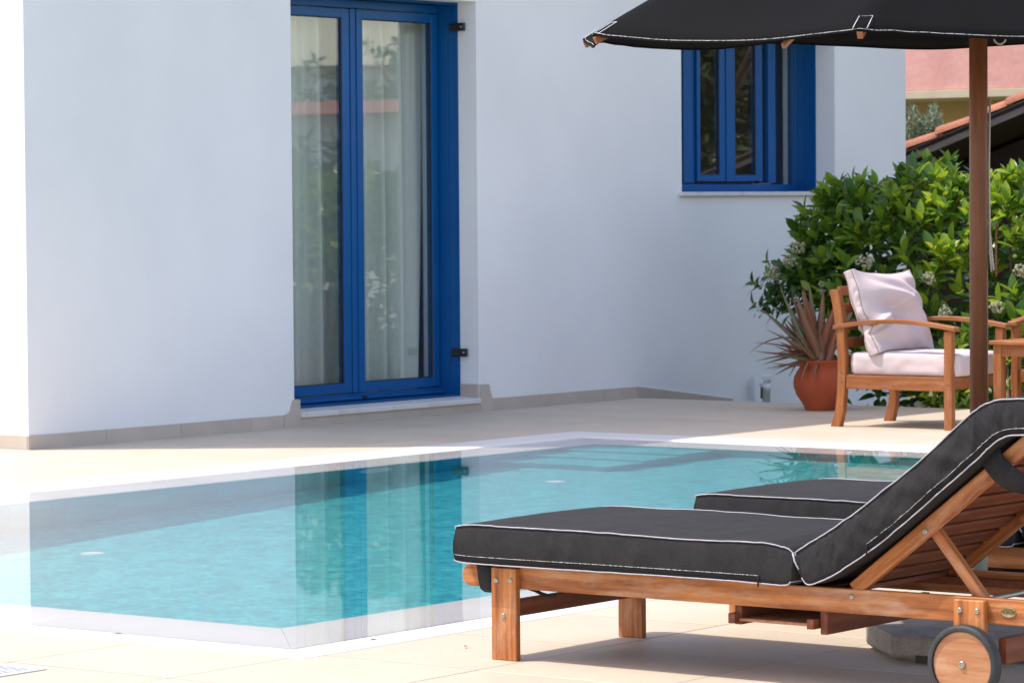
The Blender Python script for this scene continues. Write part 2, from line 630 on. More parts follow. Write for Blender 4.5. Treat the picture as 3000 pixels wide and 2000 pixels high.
def lerp_poly(pts, s):
    """point at fraction s of a polyline by length"""
    L = [0.0]
    for a, b in zip(pts, pts[1:]):
        L.append(L[-1] + math.hypot(b[0] - a[0], b[1] - a[1]))
    t = s * L[-1]
    for i in range(len(pts) - 1):
        if t <= L[i + 1] + 1e-9:
            q = (t - L[i]) / max(L[i + 1] - L[i], 1e-9)
            return (pts[i][0] + (pts[i + 1][0] - pts[i][0]) * q, pts[i][1] + (pts[i + 1][1] - pts[i][1]) * q)
    return pts[-1]


def screw(p, parent, nrm='y', r=0.008):
    """washer-headed screw seen on a face that looks towards -y"""
    prof = [(0.0001, -0.0035), (r * 0.42, -0.0035), (r * 0.45, -0.002), (r * 0.55, -0.0042), (r * 0.85, -0.0036), (r, -0.001), (r, 0.002)]
    return lathe("screw", prof, p, steel, parent, n=14, axis='y')


# ================================================================== GROUND AND DECK
def quad_sheet(name, rects, z, m, kind="structure"):
    vs, fs = [], []
    for (x0, y0, x1, y1) in rects:
        k = len(vs)
        vs += [(x0, y0, z), (x1, y0, z), (x1, y1, z), (x0, y1, z)]
        fs.append((k, k + 1, k + 2, k + 3))
    o = link(name, mesh(name, vs, fs), None, None, m)
    return tag(o, kind=kind)


PX0, PX1, PY0, PY1 = -11.65, -6.45, 7.595, 16.155        # outer edge of the coping
DX0, DX1, DY0, DY1 = -19.0, 3.0, -3.0, 19.17             # deck
quad_sheet("ground", [(-300, -300, 300, DY0), (-300, DY1, 300, 500), (-300, DY0, DX0, DY1), (DX1, DY0, 300, DY1)], -0.32, earth)
deck_boxes = [(DX0, DY0, PX0, DY1), (PX1, DY0, DX1, DY1), (PX0, DY0, PX1, PY0), (PX0, PY1, PX1, DY1)]
bm = bmesh.new()
for (x0, y0, x1, y1) in deck_boxes:
    q = bmesh.ops.create_cube(bm, size=1)["verts"]
    for v in q:
        v.co = Vector((x0 + (v.co.x + .5) * (x1 - x0), y0 + (v.co.y + .5) * (y1 - y0), -0.40 + (v.co.z + .5) * (0.40 - 0.0045)))
terrace = tag(link("terrace", from_bm("terrace", bm), None, None, grout), kind="structure")
LM[terrace] = I4.copy()

T = 0.6123
TG = 0.0018
tx0, ty0 = -5.886, 8.300


def cam_px(p):
    d = Vector(p) - Vector((0, 0, 1.3))
    z = d.dot(F)
    if z < 0.5:
        return (-9999, -9999)
    x, y = FPX * d.dot(Rv) / z, -FPX * d.dot(U) / z
    return (1500 + x * cr + y * sr, 1000 - x * sr + y * cr)


full_tile = box_mesh("tile", T - 2 * TG, T - 2 * TG, 0.012, 0.0012)
full_tile.materials.append(tile_m)


def rects_minus(r, h):
    x0, y0, x1, y1 = r
    a0, b0, a1, b1 = h
    if x1 <= a0 or x0 >= a1 or y1 <= b0 or y0 >= b1:
        return [r]
    out = []
    if x0 < a0:
        out.append((x0, y0, a0, y1))
    if x1 > a1:
        out.append((a1, y0, x1, y1))
    xa, xb = max(x0, a0), min(x1, a1)
    if y0 < b0:
        out.append((xa, y0, xb, b0))
    if y1 > b1:
        out.append((xa, b1, xb, y1))
    return out


far_tiles = bmesh.new()
n_tile = 0
house_hole = (-40, 13.39, -13.325, 40)
for ix in range(-22, 15):
    for iy in range(-19, 19):
        cell = (tx0 + ix * T + TG, ty0 + iy * T + TG, tx0 + (ix + 1) * T - TG, ty0 + (iy + 1) * T - TG)
        cell = (max(cell[0], DX0), max(cell[1], DY0), min(cell[2], DX1), min(cell[3], DY1))
        if cell[2] - cell[0] < 0.01 or cell[3] - cell[1] < 0.01:
            continue
        rs = []
        for r0 in rects_minus(cell, (PX0 - 0.0002, PY0 - 0.0002, PX1 + 0.0002, PY1 + 0.0002)):
            rs += rects_minus(r0, house_hole)
        rs = [r for r in rs if r[2] - r[0] > 0.012 and r[3] - r[1] > 0.012]
        if not rs:
            continue
        cx, cy = (cell[0] + cell[2]) / 2, (cell[1] + cell[3]) / 2
        u, v = cam_px((cx, cy, 0))
        if -260 < u < 3260 and 0 < v < 2250:
            n_tile += 1
            if len(rs) == 1 and (rs[0][2] - rs[0][0]) > T - 3 * TG and (rs[0][3] - rs[0][1]) > T - 3 * TG:
                o = link("tile", full_tile, terrace, Matrix.Translation((cx, cy, -0.006 + rnd.uniform(-0.0004, 0.0002))))
            else:
                b2 = bmesh.new()
                for r in rs:
                    q = bmesh.ops.create_cube(b2, size=1)["verts"]
                    for vv in q:
                        vv.co = Vector((r[0] + (vv.co.x + .5) * (r[2] - r[0]), r[1] + (vv.co.y + .5) * (r[3] - r[1]), -0.012 + (vv.co.z + .5) * 0.012))
                link("tile", from_bm("tile", b2), terrace, None, tile_m)
        else:
            for r in rs:
                q = bmesh.ops.create_cube(far_tiles, size=1)["verts"]
                for vv in q:
                    vv.co = Vector((r[0] + (vv.co.x + .5) * (r[2] - r[0]), r[1] + (vv.co.y + .5) * (r[3] - r[1]), -0.012 + (vv.co.z + .5) * 0.012))
o = link("tile_field", from_bm("tile_field", far_tiles), terrace, None, tile_m)
o["kind"] = "stuff"
print("tiles in view", n_tile)

# ================================================================== POOL
IX0, IX1, IY0, IY1 = -11.0, -7.015, 8.155, 15.44          # inner edge
FX0, FX1, FY0, FY1 = -11.37, -6.61, 7.737, 15.835         # edge of the dry strip


def depth_at(y):
    return 0.52 + (IY1 - y) * 0.165


ledge_z = -0.016
pool = tag(link("pool_floor", mesh("pool_floor", [(IX0, IY0, -depth_at(IY0)), (IX1, IY0, -depth_at(IY0)), (IX1, IY1, -depth_at(IY1)), (IX0, IY1, -depth_at(IY1))],
                                   [(0, 1, 2, 3)]), None, None, mosaic), kind="structure")
receivers = [pool]
# walls behind the tiles
wth = 0.25
for nm, a, b in (("pool_wall", (IX0 - wth, IY0 - wth, -1.9), (IX0 - 0.006, IY1 + wth, -0.061)), ("pool_wall", (IX1, IY0 - wth, -1.9), (IX1 + wth, IY1 + wth, -0.061)),
                 ("pool_wall", (IX0 - 0.006, IY1 + 0.006, -1.9), (IX1, IY1 + wth, -0.061)), ("pool_wall", (IX0 - 0.006, IY0 - wth, -1.9), (IX1, IY0, -0.061))):
    o = box(nm, a, b, pool_grout if a[0] < -11.1 or a[1] > 15 else mosaic, pool)
    receivers.append(o)
# tiles on the far wall and on the left wall
tw = 0.1745
z1 = -0.062
meA = box_mesh("wall_tile", tw - 0.005, 0.006, 0.215, 0.001)
meA.materials.append(pool_tile)
x = IX0 + tw / 2 + 0.01
while x < IX1:
    for r in range(2):
        o = link("wall_tile", meA, pool, Matrix.Translation((x, IY1 + 0.003, z1 - 0.11 - r * 0.22)))
        receivers.append(o)
    x += tw
meB = box_mesh("wall_tile", 0.006, 0.3438, 0.344, 0.0005)
meB.materials.append(pool_tile)
y = IY1 - 0.176
while y > IY0:
    for r in range(4):
        zc = z1 - 0.172 - r * 0.345
        if zc + 0.17 < -depth_at(y) - 0.05:
            continue
        o = link("wall_tile", meB, pool, Matrix.Translation((IX0 - 0.003, y, zc)))
        receivers.append(o)
    y -= 0.345
# entry steps in the far corner
SX = -10.22
for i, (zt, yf) in enumerate(((-0.135, 15.11), (-0.26, 14.78), (-0.385, 14.45))):
    o = box("step", (IX0 + 0.002, yf, -0.9), (SX - 0.002 * i, IY1 - 0.002 - 0.003 * i, zt), mosaic, pool, 0.006, 2)
    receivers.append(o)
# small white floor inlets and the wall lamp
for (x, y) in ((-10.16, 10.60), (-10.16, 13.92)):
    d = depth_at(y)
    o = lathe("floor_inlet", [(0.0001, 0.014), (0.04, 0.014), (0.052, 0.008), (0.055, -0.02)], (x, y, -d + 0.003), thread_b, pool, 24)
    receivers.append(o)
lm_ring = lathe("wall_lamp", [(0.0001, 0.022), (0.08, 0.02), (0.10, 0.016), (0.115, 0.02), (0.125, 0.012), (0.128, -0.02)], (0, 0, 0), pvc, pool, 32)
lm_ring.matrix_basis = Matrix.Translation((IX0, 13.52, -0.26)) @ Matrix.Rotation(math.radians(90), 4, 'Y')
receivers.append(lm_ring)


def coping(side):
    """one side of the coping as marble slabs; each slab has a dry flat strip, a small lip and a submerged ledge"""
    if side == 'L':
        P = lambda a, k: ((PX0, FX0, IX0)[k], a)
        e0, e1 = (PY0, FY0, IY0), (PY1, FY1, IY1)
    elif side == 'R':
        P = lambda a, k: ((PX1, FX1, IX1)[k], a)
        e0, e1 = (PY0, FY0, IY0), (PY1, FY1, IY1)
    elif side == 'N':
        P = lambda a, k: (a, (PY0, FY0, IY0)[k])
        e0, e1 = (PX0, FX0, IX0), (PX1, FX1, IX1)
    else:
        P = lambda a, k: (a, (PY1, FY1, IY1)[k])
        e0, e1 = (PX0, FX0, IX0), (PX1, FX1, IX1)
    a0, a1 = e0[0], e1[0]
    n = max(2, round((a1 - a0) / 1.22))
    g = 0.0007
    for i in range(n):
        s = a0 + (a1 - a0) * i / n
        e = a0 + (a1 - a0) * (i + 1) / n
        s3 = e0 if i == 0 else (s, s, s)
        e3 = e1 if i == n - 1 else (e, e, e)
        zs = [(0, 0.0012), (1, 0.0008), (1.10, -0.0105), (1.16, ledge_z), (2, ledge_z), (2, -0.060), (0, -0.060)]
        bm = bmesh.new()
        lo, hi = [], []
        for j, (k, z) in enumerate(zs):
            off = 0.0
            k0, kf = int(min(k, 1)), k - int(min(k, 1))
            k1 = min(k0 + 1, 2)
            mixp = lambda c3, sg: tuple((1 - kf) * u_ + kf * v_ for u_, v_ in zip(P(c3[k0] + sg, k0), P(c3[k1] + sg, k1)))
            p, q = mixp(s3, g), mixp(e3, -g)
            p, q = Vector((*p, z)), Vector((*q, z))
            if j == 1:      # lip: dry strip ends in a tiny slope
                pass
            lo.append(bm.verts.new(p))
            hi.append(bm.verts.new(q))
        m_ = len(zs)
        bm.faces.new(lo)
        bm.faces.new(hi[::-1])
        for j in range(m_):
            bm.faces.new((lo[j], hi[j], hi[(j + 1) % m_], lo[(j + 1) % m_]))
        bmesh.ops.recalc_face_normals(bm, faces=bm.faces[:])
        ed = [e_ for e_ in bm.edges if e_.calc_face_angle(0) > 0.5]
        bmesh.ops.bevel(bm, geom=ed, offset=0.0003, segments=1, affect='EDGES')
        o = link("coping_slab", from_bm("coping_slab", bm), pool, None, marble)
        receivers.append(o)


for s in "LRNF":
    coping(s)
# water surface, laid over the ledge up to the lip
NX, NY = 2, 2
water = tag(link("water", mesh("water", [(FX0, FY0, -0.005), (FX1, FY0, -0.005), (FX1, FY1, -0.005), (FX0, FY1, -0.005)], [(0, 1, 2, 3)], True), None, None, water_m), kind="structure")
water.cycles.is_caustics_caster = True
for o in receivers:
    o.cycles.is_caustics_receiver = True

# ================================================================== WHITE HOUSE
WX = -13.316                                       # outer face of the facade
HY0, HY1, HZ = 13.405, 22.75, 6.02
HXB = -24.0
house = thing("white_house", "white plastered house with blue french door and blue window beside the pool", "house", (WX, HY0, 0))
HB = Matrix.Translation((-WX, -HY0, 0))            # world to house-local


def H(x, y, z):
    return (x - WX, y - HY0, z)


def hbox(name, a, b, m, parent=house, bev=0.0):
    return box(name, H(*a), H(*b), m, parent, bev)


DO = (15.62, 17.42, -0.3, 2.585)                   # door opening y0,y1,z0,z1
WO = (19.72, 21.72, 1.385, 2.585)                  # window opening
WT = 0.44                                          # wall thickness
bm = bmesh.new()
ys = [HY0, DO[0], DO[1], WO[0], WO[1], HY1]
zs = [-0.5, WO[2], DO[3], HZ]


def addq(bm, pts):
    bm.faces.new([bm.verts.new(H(*p)) for p in pts])


def solid(iy, iz):
    if iy == 1 and iz in (0, 1):
        return False
    if iy == 3 and iz == 1:
        return False
    return True


for iy in range(5):
    for iz in range(3):
        if solid(iy, iz):
            y0, y1, zz0, zz1 = ys[iy], ys[iy + 1], zs[iz], zs[iz + 1]
            addq(bm, [(WX, y0, zz0), (WX, y1, zz0), (WX, y1, zz1), (WX, y0, zz1)])
            addq(bm, [(WX - WT, y0, zz0), (WX - WT, y0, zz1), (WX - WT, y1, zz1), (WX - WT, y1, zz0)])
for (y0, y1, zz0, zz1) in (DO, WO):
    zz0 = max(zz0, -0.5)
    addq(bm, [(WX, y0, zz0), (WX, y0, zz1), (WX - WT, y0, zz1), (WX - WT, y0, zz0)])
    addq(bm, [(WX, y1, zz0), (WX - WT, y1, zz0), (WX - WT, y1, zz1), (WX, y1, zz1)])
    addq(bm, [(WX, y0, zz1), (WX, y1, zz1), (WX - WT, y1, zz1), (WX - WT, y0, zz1)])
    addq(bm, [(WX, y0, zz0), (WX - WT, y0, zz0), (WX - WT, y1, zz0), (WX, y1, zz0)])
# other outer faces and the roof slab
addq(bm, [(WX, HY0, -0.5), (WX, HY0, HZ), (HXB, HY0, HZ), (HXB, HY0, -0.5)])
addq(bm, [(WX, HY1, -0.5), (HXB, HY1, -0.5), (HXB, HY1, HZ), (WX, HY1, HZ)])
addq(bm, [(HXB, HY0, -0.5), (HXB, HY0, HZ), (HXB, HY1, HZ), (HXB, HY1, -0.5)])
addq(bm, [(WX, HY0, HZ), (WX, HY1, HZ), (HXB, HY1, HZ), (HXB, HY0, HZ)])
bmesh.ops.remove_doubles(bm, verts=bm.verts[:], dist=0.0005)
corner = [e for e in bm.edges if len(e.link_faces) == 2 and all(abs(v.co.x) < 1e-4 for v in e.verts) and e.calc_face_angle(0) > 1.0]
bmesh.ops.bevel(bm, geom=corner, offset=0.006, segments=2, affect='EDGES')
wall = link("wall", from_bm("wall", bm), house, None, plaster)
# rooms behind the openings
for (y0, y1) in ((13.8, 18.4), (18.6, 22.5)):
    b2 = bmesh.new()
    x0, x1, z0, zt = WX - 5.5, WX - WT - 0.002, 0.05, 2.75
    addq(b2, [(x0, y0, z0), (x0, y1, z0), (x0, y1, zt), (x0, y0, zt)])
    addq(b2, [(x0, y0, z0), (x0, y0, zt), (x1, y0, zt), (x1, y0, z0)])
    addq(b2, [(x0, y1, z0), (x1, y1, z0), (x1, y1, zt), (x0, y1, zt)])
    addq(b2, [(x0, y0, z0), (x1, y0, z0), (x1, y1, z0), (x0, y1, z0)])
    addq(b2, [(x0, y0, zt), (x0, y1, zt), (x1, y1, zt), (x1, y0, zt)])
    link("room", from_bm("room", b2), house, None, room_m)

# skirting tiles along the facade and on the left face
sk_h, sk_t = 0.077, 0.011


def skirt_y(y0, y1, top=sk_h):
    y = y0
    while y < y1 - 0.02:
        e = min(y + 0.61, y1)
        hbox("skirting_tile", (WX + 0.0005, y + 0.001, -0.002), (WX + sk_t, e - 0.001, top), skirt_m, house, 0.0015)
        y = e


skirt_y(HY0 - sk_t, 15.515)
skirt_y(17.556, DY1)
for i in range(3):
    y0 = 15.625 + i * 0.6
    hbox("skirting_tile", (WX + 0.0005, y0 + 0.001, -0.002), (WX + sk_t, min(y0 + 0.6, 17.44) - 0.001, 0.0615), skirt_m, house, 0.0015)
x = WX - 0.001
while x > -19:
    hbox("skirting_tile", (x - 0.607, HY0 - sk_t, -0.002), (x, HY0 - 0.0005, sk_h), skirt_m, house, 0.0015)
    x -= 0.61


def step_skirt(pts):
    """raised skirting piece with a swept shoulder, outline in y,z"""
    b2 = bmesh.new()
    a = [b2.verts.new(H(WX + sk_t + 0.0008, p[0], p[1])) for p in pts]
    c = [b2.verts.new(H(WX + 0.0005, p[0], p[1])) for p in pts]
    n = len(pts)
    b2.faces.new(a)
    b2.faces.new(c[::-1])
    for i in range(n):
        b2.faces.new((a[i], c[i], c[(i + 1) % n], a[(i + 1) % n]))
    bmesh.ops.recalc_face_normals(b2, faces=b2.faces[:])
    link("skirting_tile", from_bm("skirting_tile", b2), house, None, skirt_m)


step_skirt([(15.516, -0.002), (15.662, -0.002), (15.662, 0.158), (15.656, 0.163), (15.612, 0.163), (15.598, 0.156), (15.592, 0.14), (15.578, 0.105), (15.560, 0.087), (15.535, 0.079), (15.516, 0.077)])
step_skirt([(17.555, -0.002), (17.555, 0.077), (17.548, 0.083), (17.530, 0.118), (17.522, 0.158), (17.512, 0.168), (17.498, 0.170), (17.425, 0.170), (17.425, -0.002)])
hbox("skirting_tile", (-13.455, 17.4085, 0.05), (WX + 0.0005, 17.4195, 0.172), skirt_m, house, 0.001)

# beyond the terrace edge the skirting follows the ground down
step_skirt([(19.172, -0.30), (19.172, 0.077), (20.34, -0.062), (20.34, -0.30)])

# marble door sill
b2 = bmesh.new()
pts = [(-13.52, 0.062), (-13.285, 0.056), (-13.284, 0.080), (-13.288, 0.084), (-13.52, 0.097)]
a = [b2.verts.new(H(p[0], 15.664, p[1])) for p in pts]
c = [b2.verts.new(H(p[0], 17.4075, p[1])) for p in pts]
b2.faces.new(a)
b2.faces.new(c[::-1])
for i in range(5):
    b2.faces.new((a[i], c[i], c[(i + 1) % 5], a[(i + 1) % 5]))
bmesh.ops.recalc_face_normals(b2, faces=b2.faces[:])
link("door_sill", from_bm("door_sill", b2), house, None, sill_marble)
hbox("window_sill", (-13.50, 19.69, 1.3565), (-13.276, 21.75, 1.3845), sill_marble, house, 0.003)
hbox("door_head_trim", (WX - 0.142, 15.6, 2.5855), (WX + 0.003, 17.47, 2.6), plaster, house, 0.001)


def frame_ring(name, y0, y1, z0, z1, xf, xb, wl, wr, wb, wt, m, parent, lip=0.0):
    """rectangular frame with members butted at the corners, as one mesh"""
    b = bmesh.new()
    for (a0, a1, c0, c1) in ((y0, y0 + wl, z0, z1), (y1 - wr, y1, z0, z1), (y0 + wl, y1 - wr, z0, z0 + wb), (y0 + wl, y1 - wr, z1 - wt, z1)):
        q = bmesh.ops.create_cube(b, size=1)["verts"]
        for v in q:
            v.co = Vector(H(xb + (v.co.x + .5) * (xf - xb), a0 + (v.co.y + .5) * (a1 - a0), c0 + (v.co.z + .5) * (c1 - c0)))
    ed = [e for e in b.edges]
    bmesh.ops.bevel(b, geom=ed, offset=0.0025, segments=1, affect='EDGES')
    return link(name, from_bm(name, b), parent, None, m)


def opening(kind, O, xf, xs, zb):
    """blue lining that lines the opening from xf back to the sash plane xs"""
    y0, y1, z1 = O[0] + 0.001, O[1] - 0.001, O[3] - 0.001
    th = 0.006
    fr = bmesh.new()
    for (a0, a1, c0, c1) in ((y0, y0 + th, zb, z1), (y1 - th, y1, zb, z1), (y0 + th, y1 - th, z1 - th, z1), (y0 + th, y1 - th, zb, zb + th)):
        q = bmesh.ops.create_cube(fr, size=1)["verts"]
        for v in q:
            v.co = Vector(H(xs - 0.06 + (v.co.x + .5) * (xf - xs + 0.06), a0 + (v.co.y + .5) * (a1 - a0), c0 + (v.co.z + .5) * (c1 - c0)))
    # small guide ridges on the lining, near its front edge and at mid depth
    for xr in (xf - 0.022, xf - 0.085):
        for (a0, a1, c0, c1) in ((y1 - th - 0.006, y1 - th, zb + th, z1 - th), (y0 + th, y0 + th + 0.006, zb + th, z1 - th), (y0 + th + 0.006, y1 - th - 0.006, z1 - th - 0.006, z1 - th)):
            q = bmesh.ops.create_cube(fr, size=1)["verts"]
            for v in q:
                v.co = Vector(H(xr + (v.co.x + .5) * 0.012, a0 + (v.co.y + .5) * (a1 - a0), c0 + (v.co.z + .5) * (c1 - c0)))
    return link(kind, from_bm(kind, fr), house, None, blue)


# french door
XS = -13.63
door = opening("french_door", DO, -13.46, XS, 0.099)
frame_ring("door_frame", 15.633, 17.407, 0.112, 2.572, XS + 0.012, XS - 0.05, 0.02, 0.012, 0.036, 0.05, blue, door)


def sash(y0, y1, z0, z1, xf, parent, gl, gr, gb, gt):
    s = frame_ring("sash", y0, y1, z0, z1, xf, xf - 0.05, gl, gr, gb, gt, blue, parent)
    frame_ring("glazing_gasket", y0 + gl - 0.001, y1 - gr + 0.001, z0 + gb - 0.001, z1 - gt + 0.001, xf - 0.006, xf - 0.024, 0.007, 0.007, 0.007, 0.007, gasket, parent)
    hbox("glass_pane", (xf - 0.022, y0 + gl, z0 + gb), (xf - 0.016, y1 - gr, z1 - gt), glass_m, parent)
    return s


sash(15.655, 16.522, 0.155, 2.515, XS + 0.018, door, 0.075, 0.072, 0.058, 0.055)
sash(16.598, 17.402, 0.155, 2.515, XS + 0.018, door, 0.054, 0.062, 0.058, 0.055)
hbox("meeting_stile", (XS - 0.03, 16.524, 0.152), (XS + 0.026, 16.597, 2.518), blue, door, 0.003)
hbox("meeting_bead", (XS + 0.0265, 16.574, 0.15), (XS + 0.034, 16.582, 2.52), blue, door, 0.002)
hbox("door_threshold", (XS - 0.04, 15.635, 0.1115), (XS + 0.055, 17.405, 0.130), blue, door, 0.003)
for (y, dx) in ((16.30, 0.125), (16.58, 0.05), (17.0, 0.125)):
    hbox("drain_slot", (XS + dx - 0.01, y, 0.1115), (XS + dx + 0.012, y + 0.035, 0.1128 if dx > 0.1 else 0.1315), gasket, door)
for z in (2.43, 0.372):
    br = hbox("shutter_stay", (-13.505, 17.385, z - 0.025), (-13.388, 17.4045, z + 0.025), black_metal, house, 0.003)
    lathe("rivet", [(0.0001, -0.004), (0.006, -0.003), (0.008, 0.0)], H(-13.41, 17.385, z), steel, br, 12, 'y')

# window: two opening sashes, a mullion and a fixed light
XW = -13.65
win = opening("blue_window", WO, -13.47, XW, 1.386)
frame_ring("window_frame", 19.733, 21.7125, 1.393, 2.572, XW + 0.012, XW - 0.05, 0.04, 0.005, 0.05, 0.05, blue, win)
hbox("window_mullion", (XW - 0.04, 21.31, 1.449), (XW + 0.03, 21.408, 2.522), blue, win, 0.004)
hbox("window_mullion", (XW - 0.04, 20.255, 1.449), (XW + 0.0, 20.388, 2.522), blue, win, 0.004)
sash(20.392, 20.752, 1.462, 2.51, XW + 0.022, win, 0.04, 0.072, 0.045, 0.05)
sash(20.838, 21.240, 1.462, 2.51, XW + 0.022, win, 0.043, 0.085, 0.045, 0.05)
hbox("meeting_stile", (XW - 0.03, 20.754, 1.46), (XW + 0.032, 20.836, 2.512), blue, win, 0.003)
hbox("drain_slot", (XW + 0.09, 20.86, 1.3985), (XW + 0.11, 20.92, 1.4), gasket, win)
hbox("shade_gap", (XW - 0.055, 21.242, 1.45), (XW - 0.005, 21.309, 2.52), gasket, win)  # solid black strip standing in for the shade of the gap
hbox("glass_pane", (XW - 0.02, 21.408, 1.449), (XW - 0.014, 21.707, 2.522), glass_m, win)
hbox("glass_pane", (XW - 0.02, 19.773, 1.449), (XW - 0.014, 20.255, 2.522), glass_m, win)


def curtain(y0, y1, z0, z1, x, folds, seed, label, tail=0.0):
    r = random.Random(seed)
    ph = [r.uniform(0, 6.28) for _ in range(4)]
    nu, nv = 90, 26
    vs, fs = [], []
    for j in range(nv + 1):
        t = j / nv
        for i in range(nu + 1):
            s = i / nu
            y = y0 + (y1 - y0) * s
            tt = (1 - t) ** 2
            y -= tail * tt * max(0.0, (s - 0.45)) * 1.8
            a = 0.042 * math.sin(folds * 6.283 * s + ph[0] + 0.4 * t) + 0.016 * math.sin(folds * 2.3 * 6.283 * s + ph[1] - 0.5 * t)
            a += 0.008 * math.sin(folds * 4.1 * 6.283 * s + ph[2] + t)
            y += 0.010 * math.sin(3 * t + ph[3] + 5 * s)
            vs.append((x + a, y, z0 + (z1 - z0) * t))
    for j in range(nv):
        for i in range(nu):
            k = j * (nu + 1) + i
            fs.append((k, k + 1, k + nu + 2, k + nu + 1))
    o = link("curtain", mesh("curtain", vs, fs, True), None, None, curtain_m)
    tag(o, label, "curtain", "sheer curtains behind the french door")
    return o


curtain(15.66, 16.66, 0.13, 2.66, -13.80, 4.0, 3, "sheer white curtain behind the left pane of the blue french door")
curtain(16.68, 17.54, 0.13, 2.66, -13.80, 4.5, 9, "sheer white curtain behind the right pane of the blue french door", 0.10)
o = box("window_blind", (-13.80, 21.36, 1.42), (-13.79, 21.60, 2.6), room_m)
tag(o, "plain grey cloth hanging behind the right light of the blue window", "curtain")

# ================================================================== SUN LOUNGER (world coordinates relative to root)
LX, LY = -5.2, 8.2


def V(x, y, z):
    return (x - LX, y - LY, z)


def make_lounger():
    t = thing("sun_lounger", "weathered teak sun lounger in front, its wooden wheel at the lower right corner", "sun lounger", (LX, LY, 0), 0, "teak sun loungers by the pool")
    yn, yf = 7.912, 8.52                       # outer faces of the side rails
    for (ya, yb) in ((yn, yn + 0.028), (yf - 0.028, yf)):
        pts = [(-6.088, 0.205), (-6.103, 0.212), (-6.113, 0.225), (-6.114, 0.24), (-6.108, 0.255), (-6.096, 0.266), (-6.08, 0.2695), (-4.12, 0.2735), (-4.12, 0.207)]
        prism("side_rail", [(p[0] - LX, p[1]) for p in pts], ya - LY, yb - LY, wood_x, t, 0.002)
    # foot legs
    ln = box("leg", V(-5.991, 7.888, 0), V(-5.903, yn - 0.0005, 0.266), wood_z, t, 0.0025)
    lf = box("leg", V(-5.991, yf + 0.0005, 0), V(-5.903, 8.544, 0.266), wood_z, t, 0.0025)
    for p in ((-5.972, 7.888, 0.229), (-5.921, 7.888, 0.231), (-5.947, 7.888, 0.128)):
        screw(V(*p), ln)
    box("cross_brace", V(-5.960, 7.9125, 0.122), V(-5.935, 8.5195, 0.170), wood_dark, t, 0.002)
    # head legs with the wheels
    hn = box("leg", V(-4.478, 7.888, 0.06), V(-4.388, yn - 0.0005, 0.268), wood_z, t, 0.0025)
    hf = box("leg", V(-4.478, yf + 0.0005, 0.06), V(-4.388, 8.544, 0.268), wood_z, t, 0.0025)
    for p in ((-4.459, 7.888, 0.240), (-4.408, 7.888, 0.240)):
        screw(V(*p), hn)
    box("cross_brace", V(-4.375, 7.9405, 0.100), V(-4.350, 8.4915, 0.168), wood_dark, t, 0.002)
    screw(V(-4.800, yn, 0.252), t, r=0.007)
    for (yo, s) in ((7.850, 1), (8.5445, -1)):
        # tyre, disc and hub bolt; the outer side looks away from the lounger
        y0, y1 = (yo, yo + 0.037) if s == 1 else (yo, yo + 0.037)
        R0 = 0.103
        wheel = lathe("wheel", [(0.087, 0.0), (0.0905, -0.001), (0.097, 0.0), (R0 - 0.002, 0.003), (R0, 0.008), (R0, 0.029), (R0 - 0.003, 0.035), (0.089, 0.037), (0.0875, 0.03), (0.087, 0.0)],
                      V(-4.434, y0, R0), rubber, t, 56, 'y')
        d0, d1 = (0.006, 0.031)
        lathe("wheel_disc", [(0.0001, d0), (0.084, d0), (0.0868, d0 + 0.002), (0.0868, d1 - 0.002), (0.084, d1), (0.0001, d1)], V(-4.434, y0, R0), disc_m, wheel, 48, 'y', False)
        yy = y0 + (d0 if s == 1 else d1)
        pr = [(0.0001, -0.005), (0.004, -0.005), (0.0045, -0.003), (0.006, -0.0065), (0.009, -0.005), (0.0105, -0.001), (0.0105, 0.002)]
        if s == -1:
            pr = [(r_, -z_) for r_, z_ in pr][::-1]
        lathe("hub_bolt", pr, V(-4.434, yy, R0), steel, wheel, 16, 'y')
    tube("axle", [V(-4.434, 7.86, 0.103), V(-4.434, 8.575, 0.103)], 0.006, steel, t, 8)
    # oval maker's plate with its lettering
    pl = lathe("name_plate", [(0.0001, -0.0022), (0.019, -0.0022), (0.0205, -0.003), (0.022, -0.0028), (0.0228, 0.001)], (0, 0, 0), brass, t, 36, 'y')
    pl.matrix_basis = Matrix.Translation(V(-4.328, yn, 0.240)) @ Matrix.Diagonal((1.0, 1.0, 0.58, 1.0))
    LM[pl] = pl.matrix_basis.copy()
    fc = bpy.data.curves.new("lettering", 'FONT')
    fc.body = "MORLEZ"
    fc.size = 0.0115
    fc.align_x = 'CENTER'
    fc.align_y = 'CENTER'
    fc.extrude = 0.0003
    fc.space_character = 0.98
    tmp = bpy.data.objects.new("lettering", fc)
    me = bpy.data.meshes.new_from_object(tmp)
    bpy.data.objects.remove(tmp)
    me.name = "lettering"
    link("lettering", me, pl, Matrix.Translation(V(-4.328, yn - 0.0027, 0.240)) @ Matrix.Rotation(math.radians(90), 4, 'X'), dark_print)
    # slats under the seat
    x = -6.05
    while x < -4.86:
        beam("seat_slat", V(x, yn + 0.029, 0.262), V(x, yf - 0.029, 0.262), 0.052, 0.014, wood_y if False else slat_m, t, 0.0015, (1, 0, 0))
        x += 0.066
    # inner bearers
    for y in (yn + 0.0285, yf - 0.0485):
        box("bearer", V(-5.86, y, 0.232), V(-4.13, y + 0.02, 0.2545), wood_dark, t, 0.001)
    # notched bearers on which the back props rest, lit from above
    # back rest frame
    A, B = Vector(V(-4.800, 0, 0.292)), Vector(V(-4.262, 0, 0.762))
